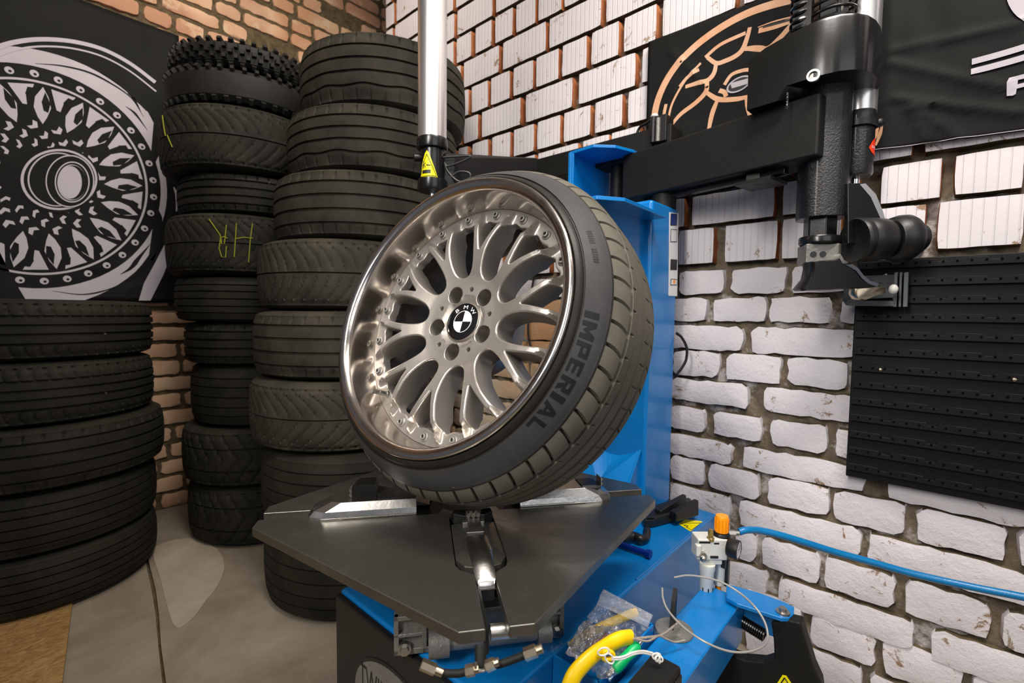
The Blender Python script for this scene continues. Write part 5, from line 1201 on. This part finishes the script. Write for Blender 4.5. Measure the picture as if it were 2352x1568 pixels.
# braided wires and the long cable loop
for nm, L, r_, mt, lb, dd0 in (('braided_wire', [(1462, 1466, .76), (1490, 1463, .775), (1520, 1458, .80), (1545, 1440, .84), (1560, 1428, .865)], .0022, 'braid', 'short braided wire running from the bag to the grey washer', 0),
        ('braided_wire', [(1455, 1466, .755), (1488, 1472, .765), (1512, 1460, .79), (1530, 1467, .80), (1550, 1474, .81), (1573, 1470, .82)], .0017, 'braid', 'second thinner braided wire ending in a loose tail below the washer', 0),
        ('steel_cable', [(1548, 1326, .93), (1580, 1321, .93), (1620, 1326, .92), (1660, 1338, .91), (1700, 1362, .89), (1735, 1395, .86), (1757, 1430, .84), (1763, 1465, .82), (1750, 1485, .80), (1715, 1497, .79), (1670, 1494, .79), (1620, 1474, .80), (1570, 1440, .83), (1535, 1402, .86), (1523, 1375, .88), (1521, 1350, .90)], .0019, 'grey cable', 'thin grey steel cable curling in a wide loop in front of the air regulator', 0)):
    P = [at_d(*q_) for q_ in L]; b = MB(); b.tube(smoothopen(P, 8), r_, 8); o = b.build(nm, mt, None, loc=tuple(P[0])); tag(o, lb, 'wire' if nm != 'steel_cable' else 'cable', None)
# blue air hose along the white wall
P = [(1698, 1221, 1.02), (1714, 1217, 1.02), (1745, 1218, 1.03), (1790, 1228, 1.03), (1850, 1246, 1.03), (1920, 1268, 1.03), (2000, 1290, 1.02), (2100, 1318, 1.00), (2220, 1345, .96), (2352, 1371, .91), (2600, 1420, .82)]
b = MB(); b.tube(smoothopen([at_d(*q_) for q_ in P], 10), .0074, 14); tag(b.build('air_hose', 'blue hose', None, loc=tuple(at_d(*P[0]))), 'blue braided air hose running right from the regulator along the white wall', 'hose')
# thin black cables behind the machine
for L, lb in (([(1553, 764, 1.375), (1566, 775, 1.385), (1577, 798, 1.39), (1576, 825, 1.39), (1566, 845, 1.385), (1554, 860, 1.38)], 'black cable bulging out from behind the blue post against the white wall'),
              ([(1240, 590, 1.42), (1226, 640, 1.42), (1217, 700, 1.42), (1213, 760, 1.42), (1220, 800, 1.42), (1240, 835, 1.41), (1275, 845, 1.41)], 'black cable hanging on the wall, seen through the wheel spokes')):
    P = [at_x(x, y, d) for x, y, d in L]; b = MB(); b.tube(smoothopen(P, 8), .004, 8); tag(b.build('power_cable', 'black plastic', None, loc=tuple(P[0])), lb, 'cable')

# ================================================================ tool panel on the wall
XP = 1.418
tl, bl_ = at_x(1968, 599, XP), at_x(1943, 1092, XP); y0, y1, zp0, zp1 = (tl.y+bl_.y)/2, -.62, bl_.z, tl.z
pn = empty('tool_panel', (XP, y0, zp0)); tag(pn, 'black plastic louvred tool panel screwed to the white brick wall', 'tool panel')
b = MB(); b.box((XP, y1, zp0), (XP+.012, y0, zp1)); b.box((XP+.010, y1+.05, zp0+.05), (W-.004, y0-.05, zp1-.05)); b.build('panel_board', 'panel plastic', pn, smooth=None, bevel=.002)
n = 13; ph = (zp1-zp0)/n
for k in range(n):                             # each louvre: a ledge with stepped tabs
    zt3 = zp1-ph*k-ph*.12; b = MB(); zl_ = zt3-ph*.42
    pts = []; y = y0-.004; up = True; top = []; stp = .118
    while y > y1:
        ya = y-stp*.5; yb = ya-.010; yc = yb-stp*.32 if 1 else 0
        top += [(y, zt3), (ya, zt3), (ya-.004, zt3-.006), (ya-.018, zt3-.006), (ya-.022, zt3)]
        y = ya-.022
    top = [p for p in top if p[0] > y1]+[(y1, zt3)]
    poly = top+[(y1, zl_), (y0-.004, zl_)]
    P = [Vector((XP, p[0], p[1])) for p in poly]; 
    m = len(P); off_ = Vector((-.009, 0, 0))
    b.slab([p for p in P], off_)
    o = b.build('louvre', 'panel plastic', pn, smooth=None, bevel=.0012, seg=1)
    b = MB()
    for j in range(30):
        yy = y0-.02-j*.0225
        if yy > y1: b.cyl((XP-.0085, yy, zl_+.010), (XP-.0102, yy, zl_+.010), .0024, n=8)
    b.build('peg_holes', 'hole black', o)
for x, y in ((2022, 849), (2330, 872), (2033, 631)):
    p = at_x(x, y, XP-.010); b = MB(); b.lathe([(.001, .003), (.0035, .002), (.005, -.001), (.005, -.004)], 12, p, (-1, 0, 0)); b.build('screw', 'brass', pn)
# grey hanger clipped to the panel
hg = empty('panel_hanger', tuple(at_x(2010, 665, XP-.03))); tag(hg, 'grey plastic hanger clipped on the upper left corner of the black panel', 'hanger')
def hx(px, py, x_): return at_x(px, py, x_)
b = MB(); b.slab([hx(*q_, XP-.014) for q_ in ((1938, 636), (2062, 630), (2064, 690), (2052, 690), (2050, 684), (1937, 690))], (-.006, 0, 0)); b.slab([hx(*q_, XP-.014) for q_ in ((1938, 690), (2060, 692), (2060, 704), (1948, 702))], (-.030, 0, 0)); b.build('hanger_plate', 'grey plastic', hg, smooth=None, bevel=.0015)
b = MB()
for k, (xa, xb) in enumerate(((2056, 2064), (2068, 2074), (2078, 2088))): b.slab([hx(xa, 628, XP-.016), hx(xb, 626, XP-.016), hx(xb-3, 705, XP-.016), hx(xa-3, 705, XP-.016)], (-.028, 0, 0))
b.build('hanger_fins', 'grey plastic', hg, smooth=None, bevel=.001)
for x, y in ((1996, 650), (2045, 655), (2022, 656)): p = hx(x, y, XP-.021); b = MB(); b.cyl(p, p+Vector((-.003, 0, 0)), .008, n=20); b.build('hanger_hole', 'black plastic', hg)

# ================================================================ banners
def strip_offset(P, w0):                       # ribbon outline around a 2D centre line
    L, R_ = [], []
    n = len(P)
    for i in range(n):
        t = np.array(P[min(i+1, n-1)])-np.array(P[max(i-1, 0)]); t = t/(np.hypot(*t) or 1); nn_ = np.array([-t[1], t[0]]); w_ = w0[i] if isinstance(w0, (list, tuple)) else w0
        L.append(np.array(P[i])+nn_*w_/2); R_.append(np.array(P[i])-nn_*w_/2)
    return L, R_
LZ = .0005
class Art:                                     # flat print on a hanging cloth given by place(u, v, lift)
    def __init__(s, place): s.b = MB(); s.p = place; s.z = 1
    def poly(s, pts, mat=1):
        s.b.mat(mat); tri = delaunay_2d_cdt([Vector((p[0], p[1])) for p in pts], [], [tuple(range(len(pts)))], 1, 1e-7)
        s.b.add([s.p(v[0], v[1], .0012+LZ*s.z) for v in tri[0]], [tuple(f) for f in tri[2]]); return s
    def ribbon(s, pts, w, mat=1, k=6, closed=False):
        P = smoothclosed(pts, k) if closed else smoothopen(pts, k)
        if isinstance(w, (list, tuple)): w = list(np.interp(np.linspace(0, 1, len(P)), np.linspace(0, 1, len(w)), w))
        L, R_ = strip_offset(P, w); s.b.mat(mat); z = .0012+LZ*s.z
        if closed: P = P+[P[0]]; L = L+[L[0]]; R_ = R_+[R_[0]]
        s.b.add([s.p(q[0], q[1], z) for pr in zip(L, R_) for q in pr], [(2*i, 2*i+1, 2*i+3, 2*i+2) for i in range(len(L)-1)]); return s
def cloth_grid(u0, u1, v0f, v1f, nu, nv, place):
    Vv, Ff = [], []
    for j in range(nv+1):
        for i in range(nu+1):
            u = u0+(u1-u0)*i/nu; v = v0f(u)+(v1f(u)-v0f(u))*j/nv; Vv.append(place(u, v, 0))
    for j in range(nv):
        for i in range(nu): q = j*(nu+1)+i; Ff.append((q, q+1, q+nu+2, q+nu+1))
    return Vv, Ff
# left banner: drawing of a mesh wheel, hung on the left wall
YB = V-.032
def placeL(u, v, lift):
    w_ = .0; e = max(0, u-.63)/.12
    return (u, YB-.004+w_-.020*e*e*.8*(.3+.7*min(1, max(0, 1.9-v)))-lift, v)
def P2(x, y): p = at_y(x, y, YB); return (p.x, p.z)
Ca, Aa, Ba = np.array([.16391603, .51816353+H]), np.array([-.06946969, .39814372]), np.array([.37038069, .11004201])
def disc(r, deg): t = math.radians(deg); return tuple(Ca+(Aa*math.cos(t)+Ba*math.sin(t))*r)
b = MB(); Vv, Ff = cloth_grid(-.95, .655, lambda u: 1.0, lambda u: 1.281+H, 70, 50, placeL); b.add(Vv, Ff)
bn_ = b.build('wheel_banner', 'banner cloth', None, loc=(0, YB, 1.28+H), smooth=60); sm = bn_.modifiers.new('thick', 'SOLIDIFY'); sm.thickness = .0012; sm.offset = 1
tag(bn_, 'black cloth banner with a white drawing of a mesh wheel on the left wall', 'banner')
art = Art(placeL)
T_ = np.linspace(0, 360, 73)[:-1]
def dring(r, w, mat=1): art.ribbon([disc(r, t) for t in T_], w, mat, k=2, closed=True)
# white polished lip drawn as a crescent, then the black bolt ring
out = [disc(1.30+.14*math.sin(math.radians(t-10))+.03*math.cos(math.radians(t)), t) for t in T_]
out = []
for t in T_:
    r = np.interp(t, [0, 30, 60, 90, 120, 150, 180, 210, 250, 300, 360], [1.21, 1.25, 1.27, 1.13, 1.13, 1.21, 1.25, 1.22, 1.12, 1.10, 1.21]); out.append(disc(r, t))
art.poly([p for p in out], 1); art.z = 2
art.poly([disc(1.065, t) for t in T_], 2); art.z = 3
dring(.925, .0085)
for k in range(34):
    for rr, rw, m in ((1.0, .0, 1),):
        c_ = disc(.995, k*360/34); art.poly([(c_[0]+.0135*math.cos(t), c_[1]+.0135*math.sin(t)) for t in np.linspace(0, 2*PI, 14, endpoint=False)], 1); art.z = 4
        art.poly([(c_[0]+.002+.005*math.cos(t), c_[1]-.002+.005*math.sin(t)) for t in np.linspace(0, 2*PI, 8, endpoint=False)], 2); art.z = 3
nS = 17
for k in range(nS):
    t0 = k*360/nS+4
    art.poly([disc(.885, t0-6.5), disc(.895, t0+6.2), disc(.86, t0+5.5), disc(.80, t0+1.5), disc(.695, t0+1.2), disc(.70, t0-1.5)], 1); art.z = 4
    art.poly([disc(.86, t0+2.8), disc(.86, t0+5.8), disc(.80, t0+3.2), disc(.79, t0+1)], 2); art.z = 3
    t1 = t0+180/nS
    art.poly([disc(.885, t1), disc(.80, t1+3.2), disc(.70, t1+5.6), disc(.60, t1+3.8), disc(.53, t1+1.0), disc(.59, t1-3.0), disc(.68, t1-5.4), disc(.78, t1-4.2)], 1); art.z = 4
    art.poly([disc(.84, t1+1.2), disc(.74, t1+4.8), disc(.65, t1+4.2), disc(.66, t1+1.0), disc(.74, t1-.5)], 2); art.z = 3
    for r_, s_ in ((.50, 1), (.415, .95), (.33, .9)):
        tt = t1 if .4 < r_ < .45 else t0
        art.poly([disc(r_+.055, tt+3.5*s_), disc(r_+.04, tt+7*s_), disc(r_-.012, tt+7.5*s_), disc(r_-.03, tt+1*s_), disc(r_-.005, tt-2*s_), disc(r_+.005, tt+3*s_)], 1)
hc = [(129, 413, 82, 69), (129, 413, 74, 62), (134, 413, 64, 58), (141, 414, 60, 54)]
def ell(x, y, a, b_, rot=0, n=48, t0=0, t1=2*PI): return [P2(x+a*math.cos(t)*math.cos(rot)-b_*math.sin(t)*math.sin(rot), y+a*math.cos(t)*math.sin(rot)+b_*math.sin(t)*math.cos(rot)) for t in np.linspace(t0, t1, n, endpoint=False)]
art.z = 5; art.poly(ell(135, 414, 92, 76), 2)
art.z = 6; art.poly(ell(135, 413, 88, 70), 1)
art.z = 7; art.poly(ell(136, 413, 82, 65), 2)
art.z = 8; art.poly(ell(131, 413, 68, 62), 1)
art.z = 10; art.poly(ell(132, 413, 65, 59), 2)
art.z = 9; art.poly([P2(84, 374), P2(118, 356), P2(128, 360), P2(100, 380)], 1)
art.z = 9; art.poly([P2(75, 412), P2(97, 414), P2(97, 419), P2(76, 418)], 1)
art.z = 9; art.poly([P2(90, 444), P2(108, 449), P2(118, 462), P2(100, 456)], 1)
art.z = 11; art.poly(ell(160, 417, 56, 60), 1)
art.z = 12; art.poly(ell(160, 417, 53, 57), 2)
art.z = 13; art.poly(ell(165, 419, 40, 47), 1)
art.z = 14; art.poly(ell(165, 419, 37, 44), 2)
art.z = 15; art.poly(ell(164, 420, 33, 41), 1)
art.z = 16; art.poly(ell(166, 420, 31, 39), 2)
art.z = 17; art.poly(ell(161, 420, 26, 37), 1)
art.z = 3
# outer arcs and speed lines
art.ribbon([P2(x, y) for x, y in ((-60, 140), (0, 108), (60, 94), (120, 92), (180, 99), (240, 116), (300, 148), (356, 190))], .016)
art.ribbon([P2(x, y) for x, y in ((-60, 165), (0, 128), (60, 111), (120, 108), (180, 115), (240, 133), (300, 166), (358, 211))], .007)
art.ribbon([P2(x, y) for x, y in ((80, 147), (140, 152), (200, 166), (250, 190), (300, 225), (330, 270))], [.001, .006, .008, .005, .001], 2)
art.ribbon([P2(x, y) for x, y in ((240, 172), (275, 195), (305, 225), (325, 262))], [.001, .007, .010, .001], 2)
for L, w_ in (([(288, 245), (310, 262), (338, 300)], .010), ([(292, 215), (318, 236), (336, 256)], .008)): art.ribbon([P2(*q) for q in L], [.001, w_, .001], 2)
art.poly([P2(x, y) for x, y in ((346, 352), (356, 374), (366, 352), (376, 300), (372, 250), (356, 240))], 2)
art.poly([P2(x, y) for x, y in ((352, 505), (362, 478), (372, 500), (370, 545), (352, 600), (340, 596))], 2)
art.poly([P2(x, y) for x, y in ((378, 560), (352, 610), (330, 650), (318, 690), (345, 690), (375, 630), (392, 585))], 1)
art.ribbon([P2(x, y) for x, y in ((276, 630), (300, 615), (320, 590), (345, 560))], [.001, .018, .001], 2)
art.ribbon([P2(x, y) for x, y in ((280, 655), (310, 630), (345, 600), (372, 560))], [.001, .016, .001], 2)
art.ribbon([P2(x, y) for x, y in ((120, 668), (190, 676), (250, 664), (300, 640))], [.001, .006, .001], 2)
art.ribbon([P2(x, y) for x, y in ((398, 430), (408, 455), (404, 486))], [.004, .022, .004], 1)
art.poly([P2(x, y) for x, y in ((0, 580), (-40, 560), (-40, 700), (60, 690), (30, 640))], 2)
art.b.build('wheel_drawing', ['banner cloth', 'print lilac', 'banner cloth'], bn_, smooth=None)
# right banner: photo of a copper wheel and lettering
XB = W-.012
fold = at_x(2050, 0, XB).y
def placeR(u, v, lift):                        # u = y, v = z
    w_ = .003*math.sin(9*u+4*v)+.003*math.sin(5*v-3*u+2)+.0035*math.exp(-((u-fold)/.006)**2)
    for (ua_, va, ub, vb, a_) in FOLDS:
        d_ = (u-ua_)*(vb-va)-(v-va)*(ub-ua_); L_ = math.hypot(ub-ua_, vb-va); dd_ = d_/L_; tt = ((u-ua_)*(ub-ua_)+(v-va)*(vb-va))/L_**2
        if -.05 < tt < 1.05: w_ += a_*math.exp(-(dd_/.010)**2)*(1 if dd_ > 0 else .5)
    return (XB-.006-w_-lift, u, v)
def Pr(x, y): p = at_x(x, y, XB-.006); return (p.y, p.z)
FOLDS = [(*Pr(*a), *Pr(*c_), k) for a, c_, k in (((2050, 120), (2330, 60), .006), ((2050, 150), (2290, 200), .007), ((2050, 228), (2150, 245), .008), ((2150, 242), (2340, 262), .008), ((2100, 248), (2200, 320), .007), ((2085, 250), (2130, 325), .006), ((1540, 120), (1620, 200), .004))]
zb_l, zb_r = Pr(1995, 349), Pr(2352, 300); y_l = Pr(1491, 98)[0]; zt_l = Pr(1491, 98)[1]
botf = lambda u: zb_l[1]+(zb_r[1]-zb_l[1])*(u-zb_l[0])/(zb_r[0]-zb_l[0])
b = MB(); Vv, Ff = cloth_grid(y_l, -.75, botf, lambda u: zt_l+.0*u, 150, 60, placeR); b.add(Vv, Ff)
rb = b.build('advert_banner', 'banner cloth', None, loc=(XB, y_l, zt_l), smooth=60); sm = rb.modifiers.new('thick', 'SOLIDIFY'); sm.thickness = .001; sm.offset = 1
tag(rb, 'creased black banner with a copper coloured wheel and grey letters on the white wall', 'banner')
ar = Art(placeR); ar.z = 1
def rib(L, w_, mat=1, k=6): ar.ribbon([Pr(*q) for q in L], w_, mat, k)
rib([(1506, 330), (1503, 290), (1510, 240), (1530, 190), (1560, 145), (1605, 100), (1660, 60), (1720, 28), (1790, 5), (1870, -12)], .021)
rib([(1535, 300), (1538, 265), (1548, 232), (1575, 185), (1610, 145)], .007, 1); rib([(1620, 132), (1655, 102), (1712, 75)], .010); rib([(1562, 200), (1580, 178), (1606, 160)], .010)
rib([(1530, 300), (1526, 270), (1531, 240)], .010, 1); rib([(1540, 330), (1532, 310), (1534, 270)], .006)
sp_ = [[(1722, 62), (1716, 85), (1706, 112), (1690, 128), (1665, 140), (1645, 145), (1625, 132)], [(1840, 30), (1815, 60), (1790, 88), (1760, 112), (1715, 112)], [(1760, 112), (1785, 122), (1815, 112), (1840, 100)],
       [(1645, 145), (1640, 168), (1625, 185), (1600, 192), (1575, 200)], [(1625, 185), (1622, 210), (1600, 235), (1565, 262), (1545, 285)], [(1622, 212), (1650, 228), (1690, 228), (1722, 222)], [(1648, 230), (1636, 262), (1628, 300)], [(1715, 225), (1720, 250), (1724, 268)], [(1706, 112), (1740, 110), (1760, 112)]]
for L in sp_: rib(L, [.010, .014, .013, .010])
rib([(1740, 62), (1780, 48), (1845, 32)], [.002, .004, .003]); rib([(1742, 70), (1780, 60), (1820, 46)], .014); ar.z = 3; rib([(1752, 62), (1790, 52), (1825, 42)], .004, 2); ar.z = 1
rib([(1664, 195), (1680, 172), (1705, 162), (1722, 160)], .010); rib([(1652, 208), (1664, 212), (1668, 222)], .012)
ar.z = 4; ar.poly([Pr(1698+28*math.cos(t)-6*math.sin(t), 194-8*math.cos(t)+19*math.sin(t)) for t in np.linspace(0, 2*PI, 30, endpoint=False)], 3)
ar.z = 5; ar.poly([Pr(1698+24*math.cos(t)-5*math.sin(t), 194-7*math.cos(t)+15*math.sin(t)) for t in np.linspace(0, 2*PI, 30, endpoint=False)], 2)
ar.z = 6; ar.poly([Pr(*q) for q in ((1678, 192), (1722, 180), (1724, 192), (1682, 204))], 3)
rib([(2012, 336), (2022, 310), (2028, 285)], [.004, .008, .003]); rib([(2000, 336), (2012, 312), (2020, 280)], [.006, .008, .003])
rib([(2232, 143), (2290, 127), (2352, 108), (2500, 60)], .0125, 3, 3); rib([(2230, 166), (2290, 150), (2352, 132), (2500, 86)], .0125, 3, 3)
ar.poly([Pr(2400+90*math.cos(t), -20+82*math.sin(t)) for t in np.linspace(0, 2*PI, 48, endpoint=False)], 3)
ar.poly([Pr(*q) for q in ((2312, 190), (2318, 179), (2330, 176), (2420, 152), (2420, 164), (2338, 184), (2337, 194), (2420, 172), (2420, 182), (2335, 204), (2333, 216), (2326, 220), (2312, 221))], 3)
rib([(1998, 347), (2100, 334), (2200, 319), (2352, 298), (2500, 278)], .0014, 3, 3)
ar.b.build('banner_print', ['banner cloth', 'copper print', 'print dark', 'print lilac'], rb, smooth=None)
